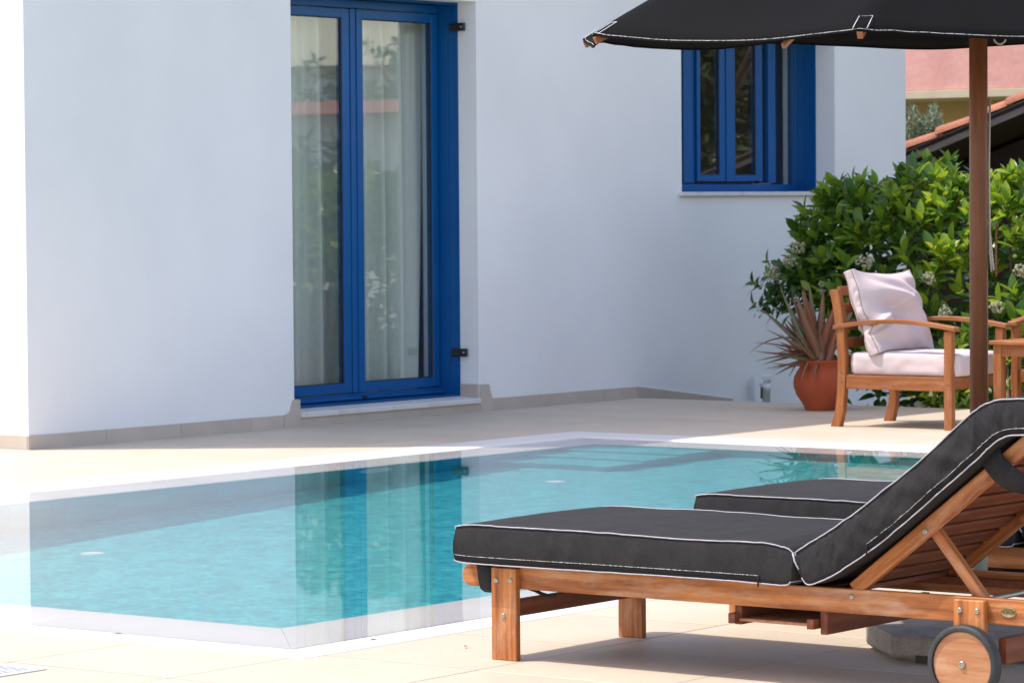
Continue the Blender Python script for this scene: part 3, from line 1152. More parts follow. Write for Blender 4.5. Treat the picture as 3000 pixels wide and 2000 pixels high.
    for (y0, side) in ((7.930, 0), (8.472, 1)):
        p0 = Vector((A.x, y0 + 0.0 - LY, A.z - 0.022))
        p1 = Vector((B.x, y0 + 0.0 - LY, B.z - 0.022 - 0.045))
        rl = beam("back_rail", p0, p1, 0.028, 0.040, wood_x, t, 0.003)
        if side == 0:
            screw(V(-4.578, 7.916, 0.437), rl, r=0.0085)
    dx, dz = (B.x - A.x), (B.z - 0.045 - A.z)
    L_ = math.hypot(dx, dz)
    ux, uz = dx / L_, dz / L_
    s = 0.035
    while s < L_ - 0.01:
        cx, cz = A.x + ux * s, A.z - 0.022 + uz * s
        # slats are let in between the rails near their upper face
        ox, oz = -uz * 0.010, ux * 0.010
        o = beam("back_slat", (cx + ox, 7.9455 - LY, cz + oz), (cx + ox, 8.4575 - LY, cz + oz), 0.050, 0.009, slat_m, t, 0.0015, (ux, 0, uz))
        s += 0.0665
    # props of the back rest
    for y in (7.958, 8.444):
        beam("back_prop", V(-4.572, y, 0.440), V(-4.424, y, 0.262), 0.026, 0.030, wood_x, t, 0.002)
    tube("prop_rod", [V(-4.424, 7.955, 0.262), V(-4.424, 8.45, 0.262)], 0.007, steel, t, 8)
    # pull-out tray under the seat
    tr = box("tray", V(-5.175, 7.935, 0.160), V(-4.945, 8.30, 0.168), tray_m, t, 0.001)
    box("tray_rim", V(-5.197, 7.915, 0.155), V(-5.1755, 8.30, 0.182), wood_dark, tr, 0.001)
    box("tray_rim", V(-4.9445, 7.915, 0.155), V(-4.923, 8.30, 0.182), wood_dark, tr, 0.001)
    for x0 in (-5.192, -4.917):
        box("tray_runner", V(x0, 7.9405, 0.140 if x0 > -5 else 0.150), V(x0 + 0.022, 8.4915, 0.204), wood_dark, t, 0.0015)
    return t


disc_m = wood("wheel_disc_wood", (0.36, 0.15, 0.065), (0.52, 0.27, 0.13), 0, worn=0.45)
for nd in disc_m.node_tree.nodes:
    if nd.type == 'MAPPING':
        nd.inputs["Rotation"].default_value = (0, math.radians(-52), 0)
slat_m = wood("slat_wood", (0.13, 0.034, 0.014), (0.22, 0.068, 0.028), 0, worn=0.12)
tray_m = wood("tray_wood", (0.28, 0.11, 0.05), (0.42, 0.19, 0.09), 1, worn=0.2)

lounger1 = make_lounger()
lounger2 = copy_tree(lounger1)
lounger2.location = (LX, LY + 1.24, 0)
lounger2["label"] = "weathered teak sun lounger behind the front one, on the far side of the parasol pole"

# ================================================================== LOUNGER CUSHION
SEAT_T = [(-6.088, 0.374), (-6.084, 0.382), (-6.03, 0.3875), (-5.886, 0.388), (-5.70, 0.389), (-5.53, 0.388), (-5.35, 0.385), (-5.19, 0.386), (-5.079, 0.389), (-5.03, 0.388), (-4.992, 0.383), (-4.960, 0.376), (-4.945, 0.366)]
SEAT_B = [(-6.094, 0.285), (-6.085, 0.281), (-6.03, 0.277), (-5.886, 0.277), (-5.70, 0.278), (-5.53, 0.279), (-5.35, 0.280), (-5.19, 0.280), (-5.079, 0.279), (-5.03, 0.278), (-4.992, 0.277), (-4.965, 0.279), (-4.955, 0.287)]
BACK_T = [(-4.937, 0.360), (-4.930, 0.374), (-4.865, 0.412), (-4.793, 0.456), (-4.688, 0.528), (-4.55, 0.632), (-4.428, 0.736), (-4.39, 0.765), (-4.358, 0.783), (-4.312, 0.794), (-4.249, 0.798), (-4.15, 0.796), (-4.06, 0.788), (-4.045, 0.775)]
BACK_B = [(-4.918, 0.300), (-4.897, 0.284), (-4.842, 0.303), (-4.779, 0.338), (-4.653, 0.422), (-4.499, 0.546), (-4.388, 0.636), (-4.352, 0.669), (-4.318, 0.693), (-4.285, 0.703), (-4.230, 0.706), (-4.14, 0.704), (-4.06, 0.700), (-4.045, 0.708)]
CY0, CY1 = 7.852, 8.575


def resample(P, n):
    """smooth resample of a polyline, keeping parameter by vertex index"""
    out = []
    N = len(P) - 1
    for i in range(n + 1):
        t = i / n * N
        k = min(int(t), N - 1)
        f = t - k
        p0, p1, p2, p3 = P[max(k - 1, 0)], P[k], P[k + 1], P[min(k + 2, N)]
        q = []
        for c in (0, 1):
            q.append(0.5 * (2 * p1[c] + (p2[c] - p0[c]) * f + (2 * p0[c] - 5 * p1[c] + 4 * p2[c] - p3[c]) * f * f + (3 * p1[c] - p0[c] - 3 * p2[c] + p3[c]) * f ** 3))
        out.append(tuple(q))
    return out


def make_cushion():
    t = thing("lounger_cushion", "charcoal cushion with white piping and a zip, on the front sun lounger", "cushion", (LX, LY, 0.28), 0, "charcoal cushions on the sun loungers")
    zo = 0.28

    def pad(name, TP, BP, n, wr, zip_s, seed, creases):
        Tq, Bq = resample(TP, n), resample(BP, n)
        nv, nw = 8, 26

        def edge(s, v, y, side):
            """position on the pad at parameter s, height v, at y"""
            i = min(max(s * n, 0), n)
            k = min(int(i), n - 1)
            f = i - k
            tx, tz = Tq[k][0] + (Tq[k + 1][0] - Tq[k][0]) * f, Tq[k][1] + (Tq[k + 1][1] - Tq[k][1]) * f
            bx, bz = Bq[k][0] + (Bq[k + 1][0] - Bq[k][0]) * f, Bq[k][1] + (Bq[k + 1][1] - Bq[k][1]) * f
            return bx + (tx - bx) * v, bz + (tz - bz) * v

        def wob(s, side):
            return 0.0022 * noise.noise(Vector((s * 14, seed, side * 3.1))) + 0.0012 * noise.noise(Vector((s * 45, seed + 4, side)))

        def fn(u, v, w):
            y = CY0 + (CY1 - CY0) * w
            x, z = edge(u, v, y, 0)
            dxn, dzn = edge(u, 1, y, 0)[0] - edge(u, 0, y, 0)[0], edge(u, 1, y, 0)[1] - edge(u, 0, y, 0)[1]
            l = math.hypot(dxn, dzn)
            nx, nz = dxn / l, dzn / l
            # crown of the upper face, edges pulled down by the seam
            cw = (max(0.0, 4 * w * (1 - w))) ** 0.6 * (max(0.0, 4 * u * (1 - u))) ** 0.35
            lift = 0.006 * cw * max(0, (v - 0.5) * 2) - 0.004 * cw * max(0, (0.5 - v) * 2)
            if 0 < w < 1 and v in (0.0, 1.0):
                lift += 0.0025 * noise.noise(Vector((x * 6, y * 6, seed))) * cw
            lift += wob(u, round(w)) * (1 if v == 1 else (0.5 if v == 0 else 0))
            x += nx * lift
            z += nz * lift
            # boxing bulges out and is crossed by creases
            if w in (0.0, 1.0):
                b = 0.0045 * math.sin(math.pi * v) ** 0.7
                cr_ = noise.noise(Vector((u * wr[0] + v * wr[1], v * 1.2, seed + 9)))
                cr2 = noise.noise(Vector((u * wr[0] * 2.7 + v * wr[1] * 2.2, v * 2.0, seed + 2)))
                b += wr[2] * (abs(cr_) * 0.9 + 0.4 * abs(cr2) - 0.2) * math.sin(math.pi * v) ** 0.5
                for (u0, kx, am, wd) in creases:
                    b += am * math.exp(-((u - u0 - kx * v) / wd) ** 2) * math.sin(math.pi * min(1, v * 0.96 + 0.06)) ** 0.8
                y += -b if w == 0 else b
            if u in (0.0, 1.0):
                bx = 0.006 * math.sin(math.pi * v)
                x += -bx if u == 0 else bx
            return (x - LX, y - LY, z - zo)
        p = grid_box(name, fn, n, nv, nw, fabric_c, t)
        # piping round the upper and the lower seam
        for v in (1.0, 0.0):
            loop = [fn(i / n, v, 0.0) for i in range(n + 1)] + [fn(1.0, v, k / nw) for k in range(1, nw)] + \
                   [fn(i / n, v, 1.0) for i in range(n, -1, -1)] + [fn(0.0, v, k / nw) for k in range(nw - 1, 0, -1)]
            out = []
            for i, q in enumerate(loop):
                oy = -0.0025 if i <= n else (0.0025 if n + nw - 1 < i <= 2 * n + nw else 0)
                out.append((q[0], q[1] + oy, q[2]))
            tube("piping", out, 0.0018, pipe_m, p, 6, True)
        # zip tape with its row of stitches along the near boxing
        s0, s1 = zip_s
        k0, k1 = int(s0 * n), int(s1 * n)
        vs, fs, st = [], [], []
        for k in range(k0, k1 + 1):
            u = k / n
            for j, v in enumerate((0.045, 0.085, 0.125, 0.165)):
                x, y, z = fn(u, v, 0.0)
                vs.append((x, y - (0.0012 if j in (1, 2) else 0.0004), z))
            x, y, z = fn(u, 0.185, 0.0)
            st.append((x, y - 0.0008, z))
        for k in range(k1 - k0):
            for j in range(3):
                a = k * 4 + j
                fs.append((a, a + 4, a + 5, a + 1))
        link("zip_tape", mesh("zip_tape", vs, fs, True), p, None, zip_m)
        tube("stitching", st, 0.0006, thread, p, 5)
        kz = k1 if name == "seat_pad" else k0
        x, y, z = fn(kz / n, 0.10, 0.0)
        tube("zip_pull", [(x, y - 0.003, z + 0.008), (x + 0.001, y - 0.006, z - 0.004), (x + 0.0015, y - 0.006, z - 0.02)], 0.0024, zip_m, p, 6)
        return fn
    pad("seat_pad", SEAT_T, SEAT_B, 150, (16, 1.0, 0.0045), (0.02, 0.70), 1.0, [(0.30, 0.02, 0.0035, 0.006), (0.335, 0.015, 0.003, 0.005), (0.44, 0.02, 0.003, 0.006), (0.52, 0.01, 0.0025, 0.007), (0.60, 0.02, 0.002, 0.006)])
    cre = []
    rc = random.Random(4)
    for u0 in (0.19, 0.215, 0.24, 0.285, 0.31, 0.345, 0.365, 0.41, 0.455, 0.49, 0.56, 0.63):
        cre.append((u0 + 0.035, -0.055 + rc.uniform(-0.02, 0.02), rc.uniform(0.006, 0.012), rc.uniform(0.0045, 0.009)))
    pad("back_pad", BACK_T, BACK_B, 210, (34, -3.0, 0.012), (0.28, 0.86), 5.0, cre)
    # fabric hinge between the two pads
    vs, fs = [], []
    for k in range(25):
        y = CY0 + 0.006 + (CY1 - CY0 - 0.012) * k / 24
        vs += [(-4.950 - LX, y - LY, 0.325 - zo), (-4.935 - LX, y - LY, 0.320 - zo), (-4.926 - LX, y - LY, 0.327 - zo)]
    for k in range(24):
        for j in range(2):
            a = k * 3 + j
            fs.append((a, a + 1, a + 4, a + 3))
    link("fabric_hinge", mesh("fabric_hinge", vs, fs, True), t, None, fabric_c)
    tube("piping", [(-4.945 - LX, CY0 - LY - 0.004, 0.366 - zo), (-4.939 - LX, CY0 - LY - 0.005, 0.345 - zo), (-4.930 - LX, CY0 - LY - 0.005, 0.330 - zo), (-4.926 - LX, CY0 - LY - 0.004, 0.324 - zo)], 0.0027, pipe_m, t, 6)
    # straps: at the foot round the rail, a loose tail, and at the back rest
    vs, fs = [], []

    def strip(path, wvec, name="strap", th=0.0015):
        b = bmesh.new()
        rows = []
        for p in path:
            p = Vector(V(*p)) - Vector((0, 0, zo))
            w_ = Vector(wvec) / 2
            rows.append([b.verts.new(p - w_), b.verts.new(p + w_)])
        for a, c in zip(rows, rows[1:]):
            b.faces.new((a[0], a[1], c[1], c[0]))
        o = link(name, from_bm(name, b, True), t, None, fabric_c)
        md = o.modifiers.new("thick", 'SOLIDIFY')
        md.thickness = th
        return o
    strip([(-6.030, 7.905, 0.282), (-6.022, 7.898, 0.262), (-6.019, 7.900, 0.225), (-6.014, 7.903, 0.200), (-6.008, 7.915, 0.190), (-5.995, 7.945, 0.192)], (0.052, 0.0, 0))
    strip([(-5.905, 7.95, 0.205), (-5.880, 7.95, 0.200), (-5.858, 7.95, 0.192), (-5.835, 7.95, 0.187), (-5.812, 7.95, 0.187), (-5.806, 7.95, 0.190)], (0.0, 0.004, 0.010))
    strip([(-4.385, 7.902, 0.665), (-4.362, 7.898, 0.628), (-4.335, 7.899, 0.600), (-4.303, 7.912, 0.578), (-4.265, 7.95, 0.566), (-4.235, 8.03, 0.562), (-4.215, 8.3, 0.57)], (0.047, 0, 0.046))
    return t


cushion1 = make_cushion()
cushion2 = copy_tree(cushion1)
cushion2.location = (LX, LY + 1.24, 0.28)
cushion2["label"] = "charcoal cushion with white piping lying on the rear sun lounger, nearer the pool"

# ================================================================== PARASOL
UX, UY = -4.915, 8.81
par = thing("parasol", "charcoal parasol with a round wooden pole between the two sun loungers", "parasol", (UX, UY, 0))
UR, UZ, SL = 1.215, 1.786, 0.47
Fh = Vector((F.x, F.y, 0)).normalized()
angs = [math.radians(-75.18 - 45 * k) for k in range(8)]


def uz(x, y, z):
    return z + 0.034 * (x * Fh.x + y * Fh.y)


def rib_pt(k, r, dz=0.0):
    a = angs[k % 8]
    x, y = r * math.cos(a), r * math.sin(a)
    q = r / UR
    z = UZ + SL * (UR - r) + 0.018 * math.sin(math.pi * q) + 0.020 * (1 - q) - 0.006 * max(0, q - 0.82) / 0.18
    return Vector((x, y, uz(x, y, z + dz)))


NS, NR = 22, 26
vs, fs = [], []
for k in range(8):
    for i in range(NS):
        s = i / NS
        for j in range(NR + 1):
            r = UR * (0.05 + 0.95 * j / NR)
            p = rib_pt(k, r).lerp(rib_pt(k + 1, r), s)
            q = r / UR
            sag = math.sin(math.pi * s)
            p.z -= 0.017 * sag * q ** 3 + 0.007 * sag * q
            p.x *= 1 - 0.014 * sag * q * q
            p.y *= 1 - 0.014 * sag * q * q
            # tension creases running from the rib ends
            e = min(s, 1 - s)
            p.z += 0.004 * math.exp(-e * 9) * math.sin(e * 70 + k) * q ** 4 + 0.0035 * noise.noise(Vector((p.x * 5, p.y * 5, k)))
            vs.append(p)
NT = 8 * NS
for i in range(NT):
    i2 = (i + 1) % NT
    for j in range(NR):
        fs.append((i * (NR + 1) + j, i2 * (NR + 1) + j, i2 * (NR + 1) + j + 1, i * (NR + 1) + j + 1))
cme = mesh("canopy", vs, fs, True)
bm = bmesh.new()
bm.from_mesh(cme)
bmesh.ops.recalc_face_normals(bm, faces=bm.faces[:])
if sum(f.normal.z for f in bm.faces) < 0:
    bmesh.ops.reverse_faces(bm, faces=bm.faces[:])
bm.to_mesh(cme)
bm.free()
cme.polygons.foreach_set("use_smooth", [True] * len(cme.polygons))
canopy = link("canopy", cme, par, None, fabric_u)
sd = canopy.modifiers.new("cloth", 'SOLIDIFY')
sd.thickness = 0.0016
hem = [vs[i * (NR + 1) + NR] for i in range(NT)]
tube("hem", [Vector(p) + Vector((0, 0, -0.001)) for p in hem], 0.0034, fabric_u, canopy, 6, True)
st = []
for i in range(NT):
    p, q = vs[i * (NR + 1) + NR], vs[i * (NR + 1) + NR - 1]
    st.append(Vector(p).lerp(Vector(q), 0.10) + Vector((0, 0, 0.0014)))
tube("hem_stitching", st, 0.0008, thread, canopy, 5, True)
for k in range(8):
    a = angs[k]
    d = Vector((math.cos(a), math.sin(a), 0))
    n_ = Vector((-math.sin(a), math.cos(a), 0))
    p0, p1 = rib_pt(k, 0.06, -0.020), rib_pt(k, UR - 0.004, -0.0165)
    mid = rib_pt(k, UR * 0.5, -0.018)
    rb = beam("rib", p0.lerp(mid, 0.0), p1, 0.015, 0.020, rib_wood, par, 0.001, tuple(n_))
    # stitched pocket over the rib end, drawn by its seam of white thread
    path = []
    for (r, w_) in ((UR - 0.004, -0.019), (UR - 0.030, -0.019), (UR - 0.062, -0.018), (UR - 0.062, 0.018), (UR - 0.030, 0.019), (UR - 0.004, 0.019)):
        c = rib_pt(k, r, 0.0042) + n_ * w_ - Vector((0, 0, abs(w_) * 0.12))
        path.append(c)
    tube("pocket_seam", path, 0.0009, thread_b, canopy, 5)
    s0 = rib_pt(k, UR * 0.52, -0.034)
    beam("strut", s0, Vector((0.035 * d.x, 0.035 * d.y, 1.93)), 0.012, 0.018, rib_wood, par, 0.001, tuple(n_))
lathe("pole", [(0.0001, 0.42), (0.0265, 0.42), (0.0265, 2.33), (0.0001, 2.33)], (0, 0, 0), pole_wood, par, 32)
for f in []:
    pass
lathe("hub", [(0.027, 1.90), (0.045, 1.905), (0.045, 1.96), (0.027, 1.97)], (0, 0, 0), rib_wood, par, 24)
lathe("hub", [(0.027, 2.27), (0.06, 2.28), (0.06, 2.33), (0.0001, 2.36)], (0, 0, 0), rib_wood, par, 24)
lathe("finial", [(0.0001, 2.50), (0.02, 2.48), (0.028, 2.45), (0.012, 2.42), (0.03, 2.40), (0.035, 2.36)], (0, 0, 0), rib_wood, par, 20)
lathe("sleeve_tube", [(0.0235, 0.07), (0.0235, 0.46), (0.0275, 0.462), (0.0275, 0.44)], (0, 0, 0), tube_m, par, 24)
# pull cord with its wooden toggle, on the right of the pole
c0 = Vector((Rv.x * 0.033, Rv.y * 0.033, 0))
tube("pull_cord", [c0 + Vector((0, 0, 1.60)), c0 * 0.9 + Vector((0, 0, 1.40)), c0 * 0.95 + Vector((0, 0, 1.22)), c0 * 1.15 + Vector((0, 0, 1.15)), c0 * 1.3 + Vector((0, 0, 1.105)), c0 * 1.12 + Vector((0, 0, 1.10)), c0 * 0.95 + Vector((0, 0, 1.16)), c0 * 0.95 + Vector((0, 0, 1.225))], 0.0034, rope_m, par, 7)
tube("cord_toggle", [c0 * 1.55 + Vector((0, 0, 1.235)), c0 * 1.5 + Vector((0, 0, 1.16)), c0 * 1.5 + Vector((0, 0, 1.085))], 0.0032, rib_wood, par, 7)
lp = []
for i in range(13):
    t_ = math.pi * i / 12
    lp.append(Vector((Rv.x, Rv.y, 0)) * (0.062 - 0.017 * math.cos(t_)) + Vector((0, 0, 1.772 - 0.018 * math.sin(t_))))
lp = [lp[0] + Vector((0, 0, 0.06))] + lp + [lp[-1] + Vector((0, 0, 0.06))]
tube("cord_loop", lp, 0.0028, rope_m, par, 7)

# base: chamfered heavy block
bs = thing("weighted_block", "dark grey chamfered parasol base on the tiles under the front lounger", "parasol base", (UX, UY, 0))
h, c = 0.315, 0.205
oct_ = [(-h, -h + c), (-h + c, -h), (h - c, -h), (h, -h + c), (h, h - c), (h - c, h), (-h + c, h), (-h, h - c)]
bm = bmesh.new()
rings = []
for (sc_, z) in ((0.93, 0.0), (0.985, 0.012), (1.0, 0.02), (1.0, 0.066), (0.985, 0.073), (0.62, 0.088), (0.30, 0.090), (0.28, 0.10), (0.12, 0.105)):
    rings.append([bm.verts.new((x * sc_, y * sc_, z)) for x, y in oct_])
for a, b in zip(rings, rings[1:]):
    for i in range(8):
        bm.faces.new((a[i], a[(i + 1) % 8], b[(i + 1) % 8], b[i]))
bm.faces.new(rings[0][::-1])
bm.faces.new(rings[-1])
body = link("body", from_bm("body", bm), bs, None, base_m)
for (x0, x1) in ((-0.03, 0.03),):
    box("dark_notch", (x0, -h - 0.002, 0.001), (x1, -h + 0.01, 0.022), gasket, bs)  # black patch in place of the shaded notch at the foot
lathe("collar", [(0.024, 0.09), (0.04, 0.095), (0.04, 0.13), (0.024, 0.135)], (0, 0, 0), base_m, bs, 24)


# ================================================================== ARMCHAIRS
def make_chair(label, loc, rz):
    """faces local +x; back legs at x=0, width along y from 0 to 0.645"""
    t = thing("armchair", label, "armchair", loc, rz, "wooden armchairs on the terrace")
    for (y0, y1) in ((0.0, 0.044), (0.600, 0.644)):
        # back leg sweeps from the foot up into the leaning back post
        front = [(0.040, 0.0), (0.062, 0.09), (0.074, 0.20), (0.078, 0.30), (0.078, 0.43), (0.070, 0.56), (0.054, 0.68), (0.030, 0.80)]
        back = [(-0.028, 0.795), (-0.002, 0.68), (0.016, 0.56), (0.026, 0.43), (0.026, 0.30), (0.022, 0.20), (0.008, 0.09), (-0.022, 0.0)]
        bl = prism("leg", front + back, y0, y1, chair_z, t, 0.002)
        if y0 == 0.0:
            for z in (0.575, 0.318, 0.262):
                lathe("screw", [(0.0001, -0.002), (0.005, -0.002), (0.007, 0.0)], (0.055, y0, z), seam_m, bl, 10, 'y')
        fl = prism("leg", [(0.735, 0.0), (0.785, 0.0), (0.785, 0.566), (0.735, 0.566)], y0, y1, chair_z, t, 0.002)
        # bowed arm rest
        up, dn = [], []
        for i in range(21):
            s = i / 20
            x = 0.0 + s * 0.812
            z = 0.566 + 0.040 * math.sin(math.pi * min(1, s * 1.02)) ** 0.9
            up.append((x, z + 0.024))
            dn.append((x, z - 0.001))
        ar = prism("arm_rest", up + dn[::-1], y0 - 0.009, y1 + 0.009, chair_x, t, 0.003)
        box("seat_rail", (0.079, y0 + 0.006, 0.222), (0.734, y0 + 0.034, 0.302), chair_x, t, 0.002)
        if y0 == 0:
            lathe("screw", [(0.0001, -0.002), (0.005, -0.002), (0.007, 0.0)], (0.762, y0, 0.262), seam_m, fl, 10, 'y')
    box("front_rail", (0.742, 0.0445, 0.230), (0.772, 0.5995, 0.300), chair_x, t, 0.002)
    box("rear_rail", (0.034, 0.0445, 0.230), (0.060, 0.5995, 0.300), chair_x, t, 0.002)
    for i in range(5):
        z = 0.36 + i * 0.10
        x = 0.052 - max(0, z - 0.43) * 0.13
        box("back_slat", (x - 0.009, 0.0445, z), (x + 0.009, 0.5995, z + 0.055), chair_x, t, 0.0015)
    for i in range(6):
        x = 0.10 + i * 0.11
        box("seat_slat", (x, 0.035, 0.286), (x + 0.06, 0.609, 0.299), chair_x, t, 0.001)
    return t


def soft(u, e):
    """0..1 -> signed superellipse edge rounding"""
    return max(0.0, 1 - abs(2 * u - 1) ** e)


def make_seat_cushion(label, loc, rz):
    t = thing("seat_cushion", label, "cushion", loc, rz, "pale pink seat cushions")
    X0, X1, Y0, Y1, Z0, Z1 = 0.09, 0.80, 0.030, 0.615, 0.3035, 0.430

    def fn(u, v, w):
        x, y, z = X0 + (X1 - X0) * u, Y0 + (Y1 - Y0) * w, Z0 + (Z1 - Z0) * v
        cw = soft(u, 6) * soft(w, 6)
        z += 0.012 * cw * v
        bul = 0.009 * math.sin(math.pi * v) ** 0.6
        if w in (0.0, 1.0):
            y += (-1 if w == 0 else 1) * (bul + 0.006 * noise.noise(Vector((u * 9, v * 3, w))))
        if u in (0.0, 1.0):
            x += (-1 if u == 0 else 1) * (bul + 0.006 * noise.noise(Vector((w * 9, v * 3, u + 3))))
        # rounded vertical corners and soft upper edge
        for val, lo in ((u, 'x'), (w, 'y')):
            pass
        ex, ey = abs(2 * u - 1), abs(2 * w - 1)
        if ex > 0.9 and ey > 0.9:
            k = (ex - 0.9) * 10 * (ey - 0.9) * 10
            x -= math.copysign(0.016 * k, u - 0.5)
            y -= math.copysign(0.016 * k, w - 0.5)
        ev = abs(2 * v - 1)
        if ev > 0.75 and (ex > 0.93 or ey > 0.93):
            z -= math.copysign(0.006 * (ev - 0.75) * 4 * (max(ex, ey) - 0.93) / 0.07, v - 0.5)
        z += 0.004 * noise.noise(Vector((x * 8, y * 8, 2.0))) * v
        return (x, y, z)
    p = grid_box("pad", fn, 40, 8, 36, pink_f, t)
    top = [Vector(fn(i / 40, 1.0, 0)) for i in range(41)]
    tube("seam", [q + Vector((0, -0.0012, -0.004)) for q in top], 0.0013, pink_f, p, 5)
    return t


def make_pillow(label, loc, rz):
    """box-edged back cushion leaning on the chair back"""
    t = thing("back_cushion", label, "cushion", loc, rz)
    th, W_, Hh = 0.18, 0.585, 0.445
    ax = Vector((-0.36, 0, 1.0)).normalized()      # up the cushion
    out = Vector((1.0, 0, 0.36)).normalized()      # its face direction
    O = Vector((0.262, 0.030, 0.452))

    def fn(u, v, w):
        # u: thickness from back to face, v: height, w: width
        pin = soft(v, 2.6) * soft(w, 2.6)
        d = (u - 0.5) * th * (0.45 + 0.95 * pin)
        a = v * Hh
        b = w * W_
        # corners pulled into ears, sides drawn in
        a += 0.030 * (abs(2 * w - 1) ** 3) * (2 * v - 1)
        b += 0.016 * (abs(2 * v - 1) ** 3) * (2 * w - 1) + 0.022 * soft(v, 2) * (2 * w - 1)
        # creases gathering towards the lower half
        n1 = noise.noise(Vector((v * 5 + w * 2.5, w * 2.2, u * 0.5 + 3)))
        n2 = noise.noise(Vector((v * 13 - w * 3, w * 3.0, 7)))
        d += (u - 0.3) * (0.085 * n1 + 0.05 * math.exp(-((v - 0.30 - 0.5 * w) / 0.035) ** 2) * math.exp(-w * 3.5) - 0.06 * math.exp(-((v - 0.24 - 0.35 * w) / 0.03) ** 2) * math.exp(-w * 4)) * (0.4 + soft(w, 3) * soft(v, 3))
        if w in (0.0, 1.0):
            k = math.sin(math.pi * u)
            b += (2 * w - 1) * (0.018 * k + 0.018 * abs(noise.noise(Vector((v * 7, u * 2, w * 3 + 1)))) * k)
        # waist near a third of the height
        q = math.exp(-((v - 0.36) / 0.09) ** 2)
        b -= (2 * w - 1) * 0.020 * q * (abs(2 * w - 1) ** 4)
        # settles into the seat and slumps a little
        a -= 0.02 * soft(w, 2) * (1 - v) ** 2
        lean = -0.02 * v * (w - 0.5)
        p = O + ax * a + out * d + Vector((0, 1, 0)) * b + ax * lean
        return p
    p = grid_box("pad", fn, 14, 96, 96, pink_f, t)
    p.cycles.shadow_terminator_geometry_offset = 0.1
    p.cycles.shadow_terminator_offset = 0.1
    for u in (0.12, 0.88):
        pts = [Vector(fn(u, i / 44, 0.0)) + Vector((0, -0.002, 0)) for i in range(45)]
        tube("seam", pts, 0.0016, seam_m, p, 5)
    return t


CH = (-10.603, 17.28, 0)
make_chair("wooden armchair with pale pink cushions beside the terracotta pot", CH, 0)
make_seat_cushion("thick pale pink seat cushion in the wooden armchair beside the pot", CH, 0)
tag(make_pillow("x", CH, 0), "puffy pale pink back cushion propped against the armchair back beside the pot", "cushion")
CH2 = (-9.985, 19.07, 0)
make_chair("wooden armchair at the right edge, behind the small table", CH2, math.radians(-90))

# side table in front of the chair
tb = thing("side_table", "small square wooden side table in front of the armchair at the right edge", "table", (-9.72, 17.57, 0))
box("tabletop", (-0.02, 0.0, 0.482), (0.53, 0.55, 0.505), chair_x, tb, 0.004)
for (x, y) in ((0.0, 0.018), (0.46, 0.018), (0.0, 0.482), (0.46, 0.482)):
    box("leg", (x, y, 0), (x + 0.05, y + 0.05, 0.4815), chair_z, tb, 0.002)
box("apron", (0.0505, 0.024, 0.415), (0.4595, 0.044, 0.4815), chair_x, tb, 0.001)
box("apron", (0.0505, 0.506, 0.415), (0.4595, 0.526, 0.4815), chair_x, tb, 0.001)
box("apron", (0.006, 0.0685, 0.415), (0.026, 0.4815, 0.4815), chair_x, tb, 0.001)
box("apron", (0.484, 0.0685, 0.415), (0.504, 0.4815, 0.4815), chair_x, tb, 0.001)

# ================================================================== POT, ALOE, PIPE, DRAIN
PO = (-11.512, 18.60, 0)
prof = [(0.0001, 0.0), (0.088, 0.0), (0.096, 0.006), (0.104, 0.03), (0.125, 0.062), (0.150, 0.10), (0.166, 0.145), (0.169, 0.175), (0.163, 0.212), (0.146, 0.245), (0.130, 0.268), (0.127, 0.285),
        (0.138, 0.302), (0.143, 0.312), (0.136, 0.318), (0.122, 0.312), (0.118, 0.29), (0.118, 0.28)]
pot = thing("terracotta_pot", "round bellied terracotta pot on the terrace, left of the armchair", "pot", PO)
lathe("body", prof, (0, 0, 0), terra, pot, 56)
lathe("soil", [(0.0001, 0.292), (0.06, 0.290), (0.118, 0.282)], (0, 0, 0), soil, pot, 24)

aloe = thing("aloe_plant", "spiky reddish aloe growing in the terracotta pot", "potted plant", (PO[0], PO[1], 0.29))
ra = random.Random(21)


def aloe_leaf(base, dirv, ln, wd, curl, m, tw=0.0):
    d = Vector(dirv).normalized()
    side = d.cross(Vector((0, 0, 1)))
    if side.length < 0.1:
        side = Vector((1, 0, 0))
    side.normalize()
    upv = side.cross(d).normalized()
    n = 9
    vs, fs = [], []
    p = Vector(base)
    cur = d.copy()
    for i in range(n + 1):
        s = i / n
        w_ = wd * (1 - s) ** 0.75 * (0.85 + 0.5 * s * (1 - s)) + 0.0006
        up_ = side.cross(cur).normalized()
        thk = w_ * 0.38
        vs += [p - side * w_ + up_ * thk * 0.9, p - up_ * thk * 0.2, p + side * w_ + up_ * thk * 0.9, p - up_ * thk * 1.3]
        cur = (cur + Vector((0, 0, curl / n)) + side * tw / n).normalized()
        p = p + cur * (ln / n)
    for i in range(n):
        for k in range(4):
            a, b = i * 4 + k, i * 4 + (k + 1) % 4
            fs.append((a, b, b + 4, a + 4))
    fs.append((0, 1, 2, 3))
    link("leaf", mesh("leaf", vs, fs, True), aloe, None, m)


